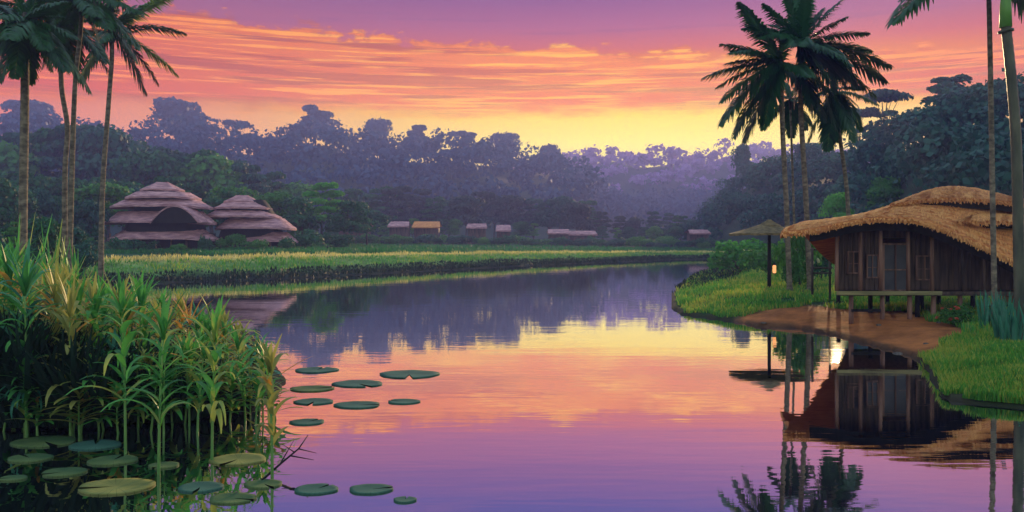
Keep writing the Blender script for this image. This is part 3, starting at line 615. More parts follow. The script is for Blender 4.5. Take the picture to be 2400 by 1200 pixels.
palm('palm_tree', 'long-trunked palm standing alone on the grass bank with arching fronds', gp(236, 36.5), PB(262, 78, 36.5), [PB(240, 450, 36.5), PB(254, 250, 36.5), PB(262, 140, 36.5)], .15, .11,
     T([(432, 78, .16), (415, 175, .16, 'palm_green'), (342, 220, .16), (190, 190, .16), (210, 130, .12), (330, 20, .08), (400, -10, .1, 'palm_green'), (250, -60, .03), (180, 20, .1), (200, 80, .14), (290, -40, .06), (150, 90, .16), (320, 75, .12)], 36.5, 8), seed=8, group=LG, extra=4, flen=2.4)
palm('palm_tree', 'thin dark palm trunk rising in front of the big hut', gp(2332, 25.2), PB(2316, -75, 25.2), [PB(2327, 500, 25.2), PB(2322, 200, 25.2)], .10, .085,
     T([(2095, 50, .22), (2110, 0, .2), (2480, 40, .2), (2180, -160, .08), (2440, -180, .08)], 25.2, 9), seed=9, extra=13, flen=3.2)
palm('areca_palm', 'thick ringed palm with green crown shaft at the edge of the picture beside the hut', gp(2392, 21.5), PB(2357, 55, 21.5), [PB(2388, 600, 21.5), PB(2380, 300, 21.5)], .17, .15,
     [], seed=10, extra=0, bark='culm', shaft='culm_green')
ar = bpy.data.objects['areca_palm']
c = PB(2352, -90, 21.5)-Vector(ar.location)
q = MB(); q.tube([PB(2358, 76, 21.5)-ar.location, PB(2357, 70, 21.5)-ar.location], [.19, .19], 10); q.build('node_ring', M['culm'], ar)
for i in range(12):
    az = i*2.4; el = .2+.9*((i*.618) % 1); tip = c+Vector((math.cos(az)*math.cos(el), math.sin(az)*math.cos(el), math.sin(el)))*2.6
    V, Q = frond_mesh(c, tip, .14, 900+i); obj('frond', mesh_np('frond', V, Q, M['palm_leaf']), ar)

# ------------------------------------------------------------------ big hut
def rs_poly(pts, n=60):
    xs = [p[0] for p in pts]; X = np.linspace(xs[0], xs[-1], n); Yv = np.interp(X, xs, [p[1] for p in pts])
    k = np.array([1, 2, 3, 2, 1])/9; Ys = np.convolve(np.pad(Yv, 2, mode='edge'), k, 'valid'); return list(zip(X, Ys))
def thatch_roof(name, parent, base, eave, ridge, de, dr, drb, zdrop, mat, thick=.22, puff=.12, n=70, straw=True, seed=0, label=None):
    """roof shell lofted from the front eave up to the ridge and down behind"""
    e_ = rs_poly(eave, n); r_ = rs_poly(ridge, n); rows = []
    for s in np.linspace(0, 1, 12):
        row = []
        for (ex, ey), (rx, ry) in zip(e_, r_):
            a_ = P(ex, ey, de); b_ = P(rx, ry, dr); p = a_.lerp(b_, s); p.z += math.sin(s*math.pi)*puff*.6; row.append(p-base)
        rows.append(row)
    for s in np.linspace(.12, 1, 7):
        row = []
        for (ex, ey), (rx, ry) in zip(e_, r_):
            b_ = P(rx, ry, dr); tp = min(1, max(0, (rx-1900)/160)) if n == 70 else 1; c_ = Vector((b_.x, b_.y+(drb-b_.y)*(.25+.75*tp), b_.z-zdrop*(.12+.88*tp))); p = b_.lerp(c_, s); p.z += math.sin(s*math.pi)*puff; row.append(p-base)
        rows.append(row)
    low = [[p-Vector((0, 0, thick)) for p in r] for r in rows]; b = MB(); rn = np.random.RandomState(seed)
    for r in rows:
        for p in r: p.z += (rn.rand()-.5)*.035
    b.grid(rows); b.grid([r[::-1] for r in low]); b.grid([[p for p in low[0]], [p for p in rows[0]]]); b.grid([rows[-1], low[-1]])
    b.grid([[r[0] for r in rows], [r[0] for r in low]]); b.grid([[r[-1] for r in low], [r[-1] for r in rows]])
    o = b.build(name, mat, parent)
    if label: o['label'] = label
    if straw:
        V = []; rows_ = [rows[0]]+rows[1:11]
        for ri, r in enumerate(rows_):
            for i in range(len(r)-1):
                for k in range(9 if ri == 0 else 4):
                    p = r[i].lerp(r[i+1], rn.rand()); nx = (rows[1][i]-rows[0][i]).normalized(); L0 = (.07+.12*rn.rand())*(1 if ri == 0 else 1.6); w_ = .02+.015*rn.rand(); dn = (-nx+Vector(((rn.rand()-.5)*.5, -.1, -.25 if ri == 0 else .05))).normalized()
                    p = p+Vector((0, 0, .015)) if ri else p-Vector((0, 0, rn.rand()*thick)); t1 = (r[i+1]-r[i]).normalized()
                    V += [p-t1*w_, p+t1*w_, p+dn*L0+t1*w_*.5, p+dn*L0-t1*w_*.5]
        V = np.array([tuple(v) for v in V]); obj('straw_fringe', mesh_np('straw_fringe', V, qidx(V), M['thatch_straw']), o)
    return o
HB = Vector((P(2130, 0, 28).x, 28.5, gz(P(2130, 0, 28).x, 28.5)))
hut = thing('thatched_hut', 'big dark timber hut on stilts under a sweeping orange thatched roof', 'hut', HB)
def HL(px, py, d): return P(px, py, d)-HB
eave = [(1835, 560), (1880, 556), (1930, 549), (1975, 538), (2020, 529), (2070, 526), (2140, 528), (2185, 540), (2230, 558), (2280, 580), (2330, 602), (2390, 632), (2480, 690)]
rid = [(1850, 538), (1890, 522), (1940, 515), (2000, 509), (2050, 496), (2095, 480), (2150, 470), (2230, 464), (2330, 470), (2400, 490), (2440, 520), (2480, 560), (2520, 610)]
eave_up = [(x, y-17) for x, y in eave]; rid = [(x, y-3) for x, y in rid]
rf = thatch_roof('roof', hut, HB, eave_up, rid, 26.8, 29.0, 33.0, 2.0, M['thatch'], thick=.17, seed=1)
cap_e = [(2085, 489), (2130, 480), (2180, 474), (2260, 473), (2320, 476), (2385, 484), (2440, 500)]
cap_r = [(2092, 484), (2130, 464), (2170, 448), (2210, 439), (2262, 439), (2310, 448), (2350, 458), (2440, 478)]
cap_e = [(x, y-9) for x, y in cap_e]; cap_r = [(x, y-3) for x, y in cap_r]
q = MB(); q.grid([[HL(x, y+24, 28.12) for x, y in cap_e], [HL(x, y-1, 28.12) for x, y in cap_e]], smooth=False); q.build('cap_shadow', M['wood_black'], rf)  # near-black strip painting the shadow line under the cap
thatch_roof('roof_cap', rf, HB, cap_e, cap_r, 28.0, 29.4, 31.6, .8, M['thatch'], thick=.12, puff=.06, seed=2, n=46)
thatch_roof('roof_dormer', rf, HB, [(2232, 520), (2290, 516), (2350, 517), (2420, 522)], [(2245, 512), (2290, 500), (2350, 500), (2420, 508)], 27.2, 28.1, 28.8, .22, M['thatch'], thick=.10, puff=.05, seed=3, n=24)
q = MB(); q.box(HL(2320, 525, 27.6), (2.3, .25, .30)); q.build('dormer_shade', M['wood_black'], rf)  # solid near-black box in place of the shaded dormer opening
# floor, walls
dF, dW, dB = 27.6, 28.4, 32.3
zf = P(0, 683, dF).z-HB.z; X = lambda px, d=dF: P(px, 0, d).x-HB.x
q = MB(); xl, xr, xb = X(1962), X(2420), P(1985, 0, dB).x-HB.x
for z_ in (zf-.15, zf-.03): q.add([(xl, dF-HB.y, z_), (xr, dF-HB.y, z_), (xr, dB-HB.y, z_), (xb, dB-HB.y, z_)], [(0, 1, 2, 3)])
q.add([(xl, dF-HB.y, zf-.15), (xr, dF-HB.y, zf-.15), (xr, dF-HB.y, zf-.03), (xl, dF-HB.y, zf-.03)], [(0, 1, 2, 3)]); q.add([(xl, dF-HB.y, zf-.15), (xb, dB-HB.y, zf-.15), (xb, dB-HB.y, zf-.03), (xl, dF-HB.y, zf-.03)], [(0, 1, 2, 3)]); q.build('deck', M['wood_dark'], hut)
q = MB(); q.box(((X(1960)+X(2205))/2, dF-.06-HB.y, zf-.05), (X(2205)-X(1960), .09, .13)); fo = q.build('deck_rail', M['rail'], hut)
q = MB(); q.box(((X(2205)+X(2420))/2+.02, dF-.06-HB.y, zf-.05), (X(2420)-X(2205), .07, .10)); q.build('deck_edge', M['wood_dark'], hut)
ew = lambda px: float(np.interp(px, [p[0] for p in eave], [p[1] for p in eave]))
def roof_z(px): return P(0, ew(px), 26.8).z-HB.z
def wall(name, px0, px1, d, mat, lab=None, plank=.16):
    b = MB(); x = X(px0, d); rn = np.random.RandomState(int(px0))
    while x < X(px1, d)-.02:
        w_ = min(plank*(.8+.4*rn.rand()), X(px1, d)-x); pxx = 1200+F*(x+HB.x)/d; top = max(roof_z(pxx)+.42-.1, .9); off = rn.rand()*.03
        b.box((x+w_/2, d-HB.y+off, (zf+top)/2), (w_-.012, .05, top-zf)); x += w_
    o = b.build(name, mat, hut); return o
wall('wall', 1968, 2062, dW, M['wood_dark']); wall('wall', 2132, 2420, dW, M['wood_dark'])
b = MB(); b.box((X(2097, dW), dW-HB.y, P(0, 552, dW).z-HB.z+.12), (X(2132, dW)-X(2062, dW)-.01, .06, .42)); b.build('door_header', M['wood_dark'], hut)
b = MB(); xa, xb2 = X(1968, dW), P(1985, 0, dB-.1).x-HB.x
for (x0, y0, x1, y1) in ((xa, dW, xb2, dB-.1), (X(2420, dW), dW, X(2420, dW), dB-.1), (xb2, dB-.1, X(2420, dW), dB-.1)):
    ln_ = math.hypot(x1-x0, y1-y0); b.box(((x0+x1)/2, (y0+y1)/2-HB.y, zf+.85), (ln_-.03, .06, 1.7), math.atan2(y1-y0, x1-x0))
b.build('back_wall', M['wood_dark'], hut)
# near-black sheet painting the shade of the gable opening under the arch
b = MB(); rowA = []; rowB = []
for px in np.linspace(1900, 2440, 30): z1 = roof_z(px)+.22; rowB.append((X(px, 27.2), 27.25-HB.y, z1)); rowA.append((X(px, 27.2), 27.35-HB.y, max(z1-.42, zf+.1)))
b.grid([rowA, rowB], smooth=False); b.build('gable_shade', M['wood_black'], hut)
def panel(name, px0, px1, py0, py1, d, mats, frame=.05, bars=1, rail=True):
    fr = MB(); x0, x1 = X(px0, d), X(px1, d); z1, z0 = P(0, py0, d).z-HB.z, P(0, py1, d).z-HB.z; y = d-HB.y-.07
    for x in (x0, x1): fr.box((x, y, (z0+z1)/2), (frame, .06, z1-z0+frame))
    for z in (z0, z1): fr.box(((x0+x1)/2, y, z), (x1-x0-frame-.004, .055, frame))
    for k in range(1, bars+1): fr.box((lerp(x0, x1, k/(bars+1)), y, (z0+z1)/2), (frame*.6, .045, z1-z0-frame-.004))
    if rail: fr.box(((x0+x1)/2, y-.03, lerp(z0, z1, .45)), (x1-x0-frame-.004, .02, frame*.6))
    o = fr.build(name, mats[0], hut)
    b_ = MB(); b_.box(((x0+x1)/2, y+.035, (z0+z1)/2), (x1-x0-.01, .02, z1-z0-.01)); b_.build('pane', mats[1], o); return o
M['pane'] = solid('pane', (.05, .045, .05), (.10, .09, .10), (2, 2, 2), .45, 0, spec=.5)
panel('door', 2068, 2126, 572, 681, dW, (M['wood_mid'], M['pane']), .07, 1)
panel('window', 1985, 2012, 590, 640, dW, (M['wood_mid'], M['wood_dark']), .045, 1)
panel('window', 2030, 2056, 598, 650, dW, (M['wood_mid'], M['pane']), .045, 1)
panel('window', 2146, 2184, 600, 655, dW, (M['wood_mid'], M['wood_dark']), .045, 1)
for k, px in enumerate((1964, 2020, 2067, 2132, 2188, 2260, 2310, 2390)):
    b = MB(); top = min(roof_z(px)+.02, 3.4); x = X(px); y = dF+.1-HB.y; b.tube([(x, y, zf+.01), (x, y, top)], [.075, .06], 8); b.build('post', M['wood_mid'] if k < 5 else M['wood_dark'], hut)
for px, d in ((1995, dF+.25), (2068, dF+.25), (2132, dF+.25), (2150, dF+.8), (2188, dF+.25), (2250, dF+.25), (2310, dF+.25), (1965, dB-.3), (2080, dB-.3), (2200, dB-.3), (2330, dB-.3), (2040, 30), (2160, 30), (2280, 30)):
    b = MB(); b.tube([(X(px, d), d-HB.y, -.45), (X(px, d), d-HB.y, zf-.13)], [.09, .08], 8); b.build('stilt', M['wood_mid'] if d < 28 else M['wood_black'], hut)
b = MB(); b.box(((X(2000)+X(2068))/2, dF+.15-HB.y, .28), (X(2068)-X(2000), .05, .09)); b.build('brace_board', M['wood_black'], hut)
# side platform and fence bits by the palms
ft = thing('bamboo_fence', 'low dark rail fence between the palm trunks and the big hut', 'fence', gp(1925, 33.5))
b = MB()
for py in (585, 628, 640): p0 = P(1900, py, 33.5)-ft.location; p1 = P(1950, py, 33.5)-ft.location; b.tube([p0, p1], .035, 6)
b.build('rail', M['bark'], ft)
for px, p0, p1 in ((1904, 580, 690), (1945, 560, 725)): b = MB(); b.tube([P(px, p0, 33.45)-ft.location, P(px, p1, 33.45)-ft.location], .05, 6); b.build('post', M['bark'], ft)

# little shelter with lantern
SB = gp(1803, 38.); sh = thing('thatched_shelter', 'small umbrella-like thatched shelter on one dark post at the water side', 'shelter', SB)
b = MB(); b.tube([(0, 0, -.4), (0, 0, P(0, 530, 38).z-SB.z)], [.10, .075], 8); b.build('post', M['wood_black'], sh)
def tier(cx, cy, z0, z1, w0, d0, w1, d1, mat, parent, name, n=36, sag=.25, up=.0, thick=.1, seed=0, ex=2.6):
    """curved hip tier: superellipse eave (w0 x d0 at z0) rising to (w1 x d1 at z1)"""
    rn = np.random.RandomState(seed); rows = []
    for s in np.linspace(0, 1, 8):
        w_, d_ = lerp(w0, w1, s)/2, lerp(d0, d1, s)/2; z = z0+(z1-z0)*(s*(1-sag)+sag*s*s); row = []
        for k in range(n):
            a_ = 2*math.pi*k/n; c_, s_ = math.cos(a_), math.sin(a_); x = math.copysign(abs(c_)**(2/ex), c_)*w_; y = math.copysign(abs(s_)**(2/ex), s_)*d_
            row.append(Vector((cx+x, cy+y, z+up*(abs(c_)**3)*(1-s)+(rn.rand()-.5)*thick*.35)))
        rows.append(row)
    b = MB(); b.grid(rows, close=True); b.add(rows[-1], [tuple(range(n))]); und = [p-Vector((0, 0, thick)) for p in rows[0]]
    b.grid([und, rows[0]], close=True); inn = [Vector((lerp(cx, p.x, .55), lerp(cy, p.y, .55), p.z+thick*.4)) for p in und]; b.grid([inn, und], close=True); b.add(inn, [tuple(reversed(range(n)))])
    return b.build(name, mat, parent)
zr = P(0, 546, 38).z-SB.z; tier(-.1, 0, zr, zr+.42, 3.4, 3.0, .5, .5, M['thatch_dark'], sh, 'roof', sag=.3, up=-.03, seed=4); tier(0, 0, zr+.34, zr+.62, 1.0, 1.0, .15, .15, M['thatch_dark'], sh, 'roof_cap', sag=.2, seed=5)
LB = P(1812, 640, 38.); ln = thing('lantern', 'small glowing orange lantern hanging on the shelter post', 'lantern', LB+Vector((.02, -.12, 0)))
b = MB(); b.tube([(0, 0, 0), (0, 0, .04), (0, 0, .34), (0, 0, .38)], [.05, .085, .085, .05], 8); b.build('glass', M['lamp_glow'], ln)
b = MB(); b.tube([(0, 0, .381), (0, 0, .43), (0, 0, .5)], [.11, .07, .01], 8); b.tube([(0, 0, -.03), (0, 0, -.001)], [.07, .07], 8); b.tube([(0, 0, .5), (-.1, .1, .55)], .012, 5); b.build('cap', M['wood_black'], ln)

# ------------------------------------------------------------------ tiered huts across the pond
def tiered_hut(name, label, px0, px1, d, tiers, wall_py, base_py, gable=None, rz=0, depth=6, seed=0):
    cx = (px0+px1)/2; B = gp(cx, d); t = thing(name, label, 'hut', B, 0, 'tiered huts across the pond'); zz = lambda py: P(0, py, d).z-B.z; xx = lambda px: (px-cx)/F*d
    for k, (a0, a1, y0, y1, b0, b1) in enumerate(tiers):   # px extents and rows of eave, then top
        w0, w1 = (a1-a0)/F*d, (b1-b0)/F*d
        o = tier(xx((a0+a1)/2), 0, zz(y0), zz(y1), w0, min(w0*.8, depth+1.5-.5*k), w1, min(w1*.8, depth*.7), M['thatch_rose'], t, 'roof_tier', sag=.15, up=-.02*w0, thick=.2, seed=seed+k, ex=3)
    a0, a1, y0, y1, b0, b1 = tiers[-1]; w0 = (px1-px0)*.74/F*d; w1 = (a1-a0)*.72/F*d
    tier(xx((px0+px1)/2), .1, zz(wall_py)-.1, zz(y0)+.1, w0, min(w0*.7, depth), w1, min(w1*.8, depth*.5), M['wood_black'], t, 'tier_gap_shade', sag=-.5, thick=.05, seed=seed+9, ex=3)  # black core standing in for the shade in the gaps between tiers
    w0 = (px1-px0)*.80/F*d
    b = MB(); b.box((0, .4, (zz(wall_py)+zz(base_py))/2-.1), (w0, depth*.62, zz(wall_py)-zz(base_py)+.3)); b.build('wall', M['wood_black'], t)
    for k in range(7):
        x = lerp(-w0/2-.2, w0/2+.2, k/6); b = MB(); b.tube([(x, -depth*.36, -.3), (x, -depth*.36, zz(wall_py)+.05)], .10, 6); b.build('post', M['wood_mid'], t)
    b = MB(); b.box((0, -depth*.30, .32), (w0+.6, depth*.2, .1)); b.build('deck', M['wood_dark'], t)
    return t, xx, zz
ta, xx, zz = tiered_hut('tiered_hut', 'larger tiered hut with a stack of pinkish striped thatch roofs and an arched front', 262, 512, 84, [(268, 505, 556, 535, 300, 470), (258, 500, 518, 496, 285, 472), (270, 492, 482, 468, 300, 462), (304, 464, 462, 451, 326, 440), (334, 428, 444, 427, 366, 390)], 548, 596, seed=20)
def arch_dormer(t, xx, zz, pxc, w, py0, py1, y, mat):
    b = MB(); f = []; bk = []; n = 14
    for k in range(n+1):
        u = k/n*2-1; x = xx(pxc)+u*w/2; z = lerp(zz(py0), zz(py1), (1-abs(u)**2.0)); f.append(Vector((x, y, z))); bk.append(Vector((x, y+2.5, z+.1)))
    b.grid([f, bk]); b.grid([[p-Vector((0, 0, .16)) for p in f], f]); b.build('arch_roof', M['thatch_rose'], t)
    b = MB(); b.grid([[Vector((p.x, y+.25, zz(py0)-.05)) for p in f], [Vector((p.x, y+.25, p.z-.1)) for p in f]], smooth=False); b.build('arch_shade', M['wood_black'], t)  # near-black sheet standing in for shade inside the arched opening
arch_dormer(ta, xx, zz, 445, 4.8, 523, 484, -3.9, None)
tb, xx, zz = tiered_hut('tiered_hut', 'smaller tiered hut with an orange-lit curved roof end beside its larger twin', 490, 690, 88, [(550, 697, 562, 544, 580, 672), (512, 690, 532, 512, 535, 660), (482, 656, 506, 494, 510, 630), (508, 634, 486, 475, 530, 612), (528, 608, 471, 458, 558, 584)], 556, 594, depth=5.5, seed=40)
# dark hearth garden bits by the huts
FHG = 'small pink-roofed huts at the foot of the far wood'
for k, (a0, a1, y0, y1, lab) in enumerate([(792, 872, 531, 512, 'far hut with the broadest pinkish roof, below the vivid green tree'), (912, 962, 530, 519, 'far hut with narrow pale roof next to the broadest-roofed one'), (968, 1034, 532, 519, 'far hut with straw yellow roof in the middle of the dark trees'), (1094, 1142, 533, 524, 'far hut with a thin bright pink roof edge'), (1162, 1198, 540, 527, 'narrow far hut with a small upright pale gable'), (1282, 1335, 546, 537, 'low far hut with faint grey-pink roof'), (1330, 1398, 549, 541, 'low wide far hut with dull rose roof'), (1610, 1660, 546, 538, 'faint far hut near the end of the wood by the water')]):
    d = 158-(k % 2)*4; B = gp((a0+a1)/2, d); z0, z1 = P(0, y0, d).z-B.z, P(0, y1, d).z-B.z; W_ = (a1-a0)/F*d
    t = thing('far_hut', lab, 'hut', B, 0, FHG)
    b = MB(); rw = []
    for s, f_ in ((-1, 0), (-.55, .45), (0, 1), (.55, .45), (1, 0)): rw.append([Vector((x*W_/2*(1-.10*f_), s*2.2, z0+(z1-z0)*f_)) for x in np.linspace(-1, 1, 9)])
    b.grid(rw); b.grid([[p-Vector((0, 0, .25)) for p in rw[0]], rw[0]]); b.build('roof', M['thatch_rose'] if k != 2 else M['thatch'], t)
    b = MB(); b.box((0, 0, z0/2-.15), (W_*.86, 3.0, z0+.3)); b.build('wall', M['wood_dark'], t)

# ------------------------------------------------------------------ marsh plants
def ribbon(V, Q, p0, az, L0, el0, bend, w, rs, seg=7, fold=.35, tw=0):
    """arching strap leaf"""
    x = np.array(p0, float); el = el0; st = L0/seg; h = np.array([math.cos(az), math.sin(az), 0]); sd = np.array([-math.sin(az), math.cos(az), 0]); base = len(V)
    for i in range(seg+1):
        s = i/seg; wi = w*(math.sin(math.pi*min(1, .18+.80*s))**.8)*(1-.2*s)+.002; up = -math.sin(el)*h+np.array([0, 0, math.cos(el)])
        V += [x-sd*wi+up*wi*fold, x.copy(), x+sd*wi+up*wi*fold]
        if i < seg: x = x+(h*math.cos(el)+np.array([0, 0, math.sin(el)]))*st; el -= bend/seg*(.5+1.0*s); 
    for i in range(seg):
        b = base+i*3; Q += [(b, b+1, b+4, b+3), (b+1, b+2, b+5, b+4)]
def stalk_plant(seed, h, n=11, leaf=.75, mats=('corn_leaf',), low=.25, w=.035, dry=0, tuft=5, droop=2.2):
    rs = np.random.RandomState(seed); b = MB(); ben = (rs.rand(2)-.5)*.12*h
    pt = lambda s: Vector((ben[0]*s*s, ben[1]*s*s, h*.86*s)); b.tube([Vector((0, 0, -.25))]+[pt(s) for s in np.linspace(0, 1, 9)], [.028]+[lerp(.026, .012, s) for s in np.linspace(0, 1, 9)], 6)
    V, Q = [], []; az = rs.rand()*6.28
    for i in range(n):
        s = min(1, low+(1-low)*(i+(rs.rand()-.5)*.9)/(n-1)); az += math.pi+(rs.rand()-.5)*2.2; ribbon(V, Q, pt(s), az, leaf*(.6+.8*rs.rand())*(1-.25*s), .7+.6*rs.rand(), droop*(.45+1.0*rs.rand()), w*(.65+.7*rs.rand()), rs)
    for i in range(tuft): az = rs.rand()*6.28; ribbon(V, Q, pt(1), az, leaf*.8*(.7+.5*rs.rand()), 1.2+.25*rs.rand(), .9*rs.rand(), w*.8, rs)
    DV, DQ = [], []
    for i in range(dry): az = rs.rand()*6.28; ribbon(DV, DQ, pt(.8+.2*rs.rand()), az, leaf*.7, .6+.5*rs.rand(), .8, w*.9, rs)
    return b, np.array(V), np.array(Q), (np.array(DV), np.array(DQ)) if dry else None
def plant(name, label, loc, seed, h, rz=0, group=None, mat='corn_leaf', **kw):
    b, V, Q, D = stalk_plant(seed, h, **kw); t = thing(name, label, 'plant', loc, rz, group)
    b.build('stalk', M['stalk'], t); obj('leaves', mesh_np('leaves', V, Q, M[mat], smooth=True), t)
    if D is not None: obj('dry_leaf', mesh_np('dry_leaf', D[0], D[1], M['dry_leaf'], smooth=True), t)
    return t
RG = 'leafy stalk plants standing at the edge of the marsh'
hero = [(62, 1018, 640, 'corn_leaf', 'tall bluish green stalk plant over the teal rosette'), (165, 1016, 700, 'corn_gold', 'slim yellowish stalk plant with bare lower stem behind the rosette'), (294, 1062, 690, 'corn_leaf', 'thick upright stalk plant with broad light green leaves above a round pad'),
        (372, 1112, 745, 'corn_leaf', 'stalk plant standing out in the water with splayed lower leaves'), (497, 1080, 760, 'corn_leaf', 'stalk plant by the yellow lily pad with a bright stem node'), (638, 1122, 835, 'corn_gold', 'outermost olive-tipped stalk plant at the open water')]
for k, (px, py, top, mt, lab) in enumerate(hero):
    g = G(px, py, 0); h = (py-top)/F*g.y
    plant('stalk_plant', lab, g, 100+k, h, k, RG, mt, n=17 if k != 5 else 14, leaf=.85 if k < 5 else .65, low=.33, w=.05, dry=1 if k in (1, 5) else 0, tuft=7)
protos = []
BG = 'leafy stalk plants massed on the marshy bank'
for k in range(8):
    mt = ['corn_leaf', 'corn_leaf', 'corn_gold', 'corn_leaf', 'corn_teal', 'corn_leaf', 'corn_leaf', 'corn_gold'][k]
    p = plant('marsh_plant', 'leafy green stalk plant in the dense mass on the dark marshy bank', (0, 0, 0), 200+k, 2.5, 0, BG, mt, n=17, leaf=.95, low=.25, w=.055, dry=2 if k in (1, 2, 5, 7) else 0, tuft=8); protos.append(p)
rs = np.random.RandomState(21); used = set(); cnt = 0
topM = line([(-150, 600), (0, 620), (60, 625), (130, 660), (200, 690), (330, 690), (420, 735), (520, 760), (600, 790), (660, 845), (700, 900)])
for row, (d0, d1, gap) in enumerate([(13.9, 14.8, 42), (15, 16.2, 34), (16.6, 18.2, 34), (18.6, 21, 34), (21.5, 26, 36)]):
    px = -130+rs.rand()*30
    while px < 700:
        d = d0+(d1-d0)*rs.rand(); x = (px-1200)/F*d; s = float(sdist(np.array([x]), np.array([d]))[0])
        if s > (-1.3 if 560 < px < 700 and d < 19 else -.15):
            z = max(gz(x, d), 0); ty = topM(px)+rs.rand()*70-15-row*4; h = CH-(ty-HZ)/F*d-z
            if h > .9:
                k = rs.randint(8); o = protos[k] if k not in used else copy_tree(protos[k]); used.add(k)
                o.location = (x, d, z-.03); o.rotation_euler = ((rs.rand()-.5)*.1, (rs.rand()-.5)*.1, rs.rand()*6.28); sc = h/2.5; w_ = sc**.5*1.0; o.scale = (w_, w_, sc); cnt += 1
        px += gap*(.6+.8*rs.rand())*(.62 if px > 430 else 1)
for i in range(46):
    px = -60+715*(i+rs.rand()*.9)/46; d = 13.5+1.3*rs.rand(); x = (px-1200)/F*d; k = [0, 3, 4, 5, 6, 2, 1][rs.randint(7)]; used_k = k in used
    if float(sdist(np.array([x]), np.array([d]))[0]) < -1.1: continue
    o = copy_tree(protos[k]) if used_k else protos[k]; used.add(k); h = (1.15 if px < 480 else .85)*(.7+.6*rs.rand())
    o.location = (x, d, max(gz(x, d), -.02)); o.rotation_euler = ((rs.rand()-.5)*.25, (rs.rand()-.5)*.25, rs.rand()*6.28); o.scale = (.85, .85, h/2.5); cnt += 1
for k in range(8):
    if k not in used:
        for ch in list(protos[k].children): bpy.data.objects.remove(ch)
        bpy.data.objects.remove(protos[k])
# teal rosette
def rosette(name, label, loc, n, L0, w, mat, seed, el=(.9, 1.3), bend=2.6, cat='plant', group=None, stem=0):
    rs = np.random.RandomState(seed); V, Q = [], []
    for i in range(n): ribbon(V, Q, (0, 0, stem), i*2.4+rs.rand()*.5, L0*(.75+.4*rs.rand()), lerp(el[0], el[1], rs.rand()), bend*(.7+.5*rs.rand()), w, rs, 8)
    t = thing(name, label, cat, loc, 0, group); obj('leaves', mesh_np('leaves', np.array(V), np.array(Q), M[mat], smooth=True), t)
    b = MB(); b.tube([(0, 0, -.2), (0, 0, stem+.06)], [.05, .04], 7); b.build('stem', M['stalk'], t); return t
g = G(62, 1010, 0); rosette('rosette_plant', 'drooping teal rosette plant with a spray of arching blades at the dark water', g, 30, .75, .035, 'corn_teal', 1, el=(.5, 1.3), bend=2.9, stem=.55)
g = G(20, 985, 0); rosette('rosette_plant', 'half-cut teal spray of blades at the picture edge', (g.x-.2, g.y+.4, .1), 22, .8, .03, 'corn_teal', 2, bend=2.2, stem=.9)
# upright reeds
def reed(name, label, loc, n, h, spread, mat, seed, group=None, w=.022):
    rs = np.random.RandomState(seed); V, Q = [], []
    for i in range(n):
        a = rs.rand()*6.28; r = spread*rs.rand()**.5; ribbon(V, Q, (math.cos(a)*r, math.sin(a)*r, -.1), rs.rand()*6.28, h*(.55+.5*rs.rand()), 1.35+.2*rs.rand(), .5*rs.rand(), w*(.7+.6*rs.rand()), rs, 5, .2)
    o = obj(name, mesh_np(name, np.array(V), np.array(Q), M[mat], smooth=True), None, loc); tag(o, label, 'reeds', group); return o
for k, (px, d, py, mt, lab) in enumerate([(75, 22, 470, 'corn_leaf', 'tallest upright reed clump beside the thick palm trunk'), (160, 25, 520, 'corn_leaf', 'upright reed clump round the kinked palm base'), (15, 21, 560, 'corn_leaf', 'reed clump at the picture edge by the thick palm'), (120, 27, 590, 'corn_teal', 'dim reed clump between the slim palms'), (205, 28, 610, 'corn_leaf', 'reed clump on the bank short of the long-trunked palm'), (250, 30, 650, 'corn_leaf', 'short reed clump at the foot of the long-trunked palm'), (100, 20, 600, 'corn_gold', 'yellowish reed clump with drying tips'), (-40, 20, 560, 'corn_leaf', 'reed clump partly out of view past the thick palm')]):
    b_ = gp(px, d); reed('reed_clump', lab, b_, 34, (P(0, py, d).z-b_.z)*.92, .5, mt, 300+k, 'reed clumps round the slim palms', w=.05)
# dry orange blades and a fallen twig
for k, (px, py, d, az, lab) in enumerate([(80, 722, 14.6, .55, 'orange dry blade lying up across the stalks near the thick palm'), (655, 880, 12.9, .6, 'orange dry blade sticking out over the open water'), (140, 752, 14.2, .1, 'flat golden dry blade in the stalk tops'), (445, 762, 14.4, .9, 'rust coloured dry tuft among the stalk tops'), (500, 782, 14.0, .5, 'amber dry blade at the outer stalk tops'), (340, 735, 14.2, .3, 'pale gold dry blade above the thick stalk'), (5, 690, 14.5, 2.0, 'orange dry blade at the picture edge')]):
    V, Q = [], []; rs = np.random.RandomState(k)
    for q in range(5 if k == 3 else 1): ribbon(V, Q, (0, 0, 0), (rs.rand()-.5)*.3+(math.pi*(q % 2) if k == 3 else 0), .55+.1*rs.rand(), az+(q*.15), .25, .035, rs, 6)
    o = obj('dry_blade', mesh_np('dry_blade', np.array(V), np.array(Q), M['dry_leaf'], smooth=True), None, P(px, py, d)); tag(o, lab, 'dry leaf', 'dry blades among the marsh plants')
b = MB(); b.tube([G(612, 1128), P(660, 1085, 11.4), P(700, 1052, 11.6), P(722, 1020, 11.8)], [.02, .016, .012, .006], 5); b.tube([P(680, 1068, 11.5), P(735, 1078, 11.4)], [.012, .004], 5); b.tube([P(700, 1052, 11.6), P(742, 1062, 11.5)], [.01, .003], 5); b.tube([P(655, 1090, 11.4), P(690, 1030, 11.9)], [.012, .004], 5); b.tube([P(690, 1060, 11.6), P(660, 1040, 11.8)], [.01, .003], 5)
o = b.build('bare_branch', M['wood_black']); tag(o, 'dark bare twig reaching out of the water beside the outermost stalk plant', 'branch')

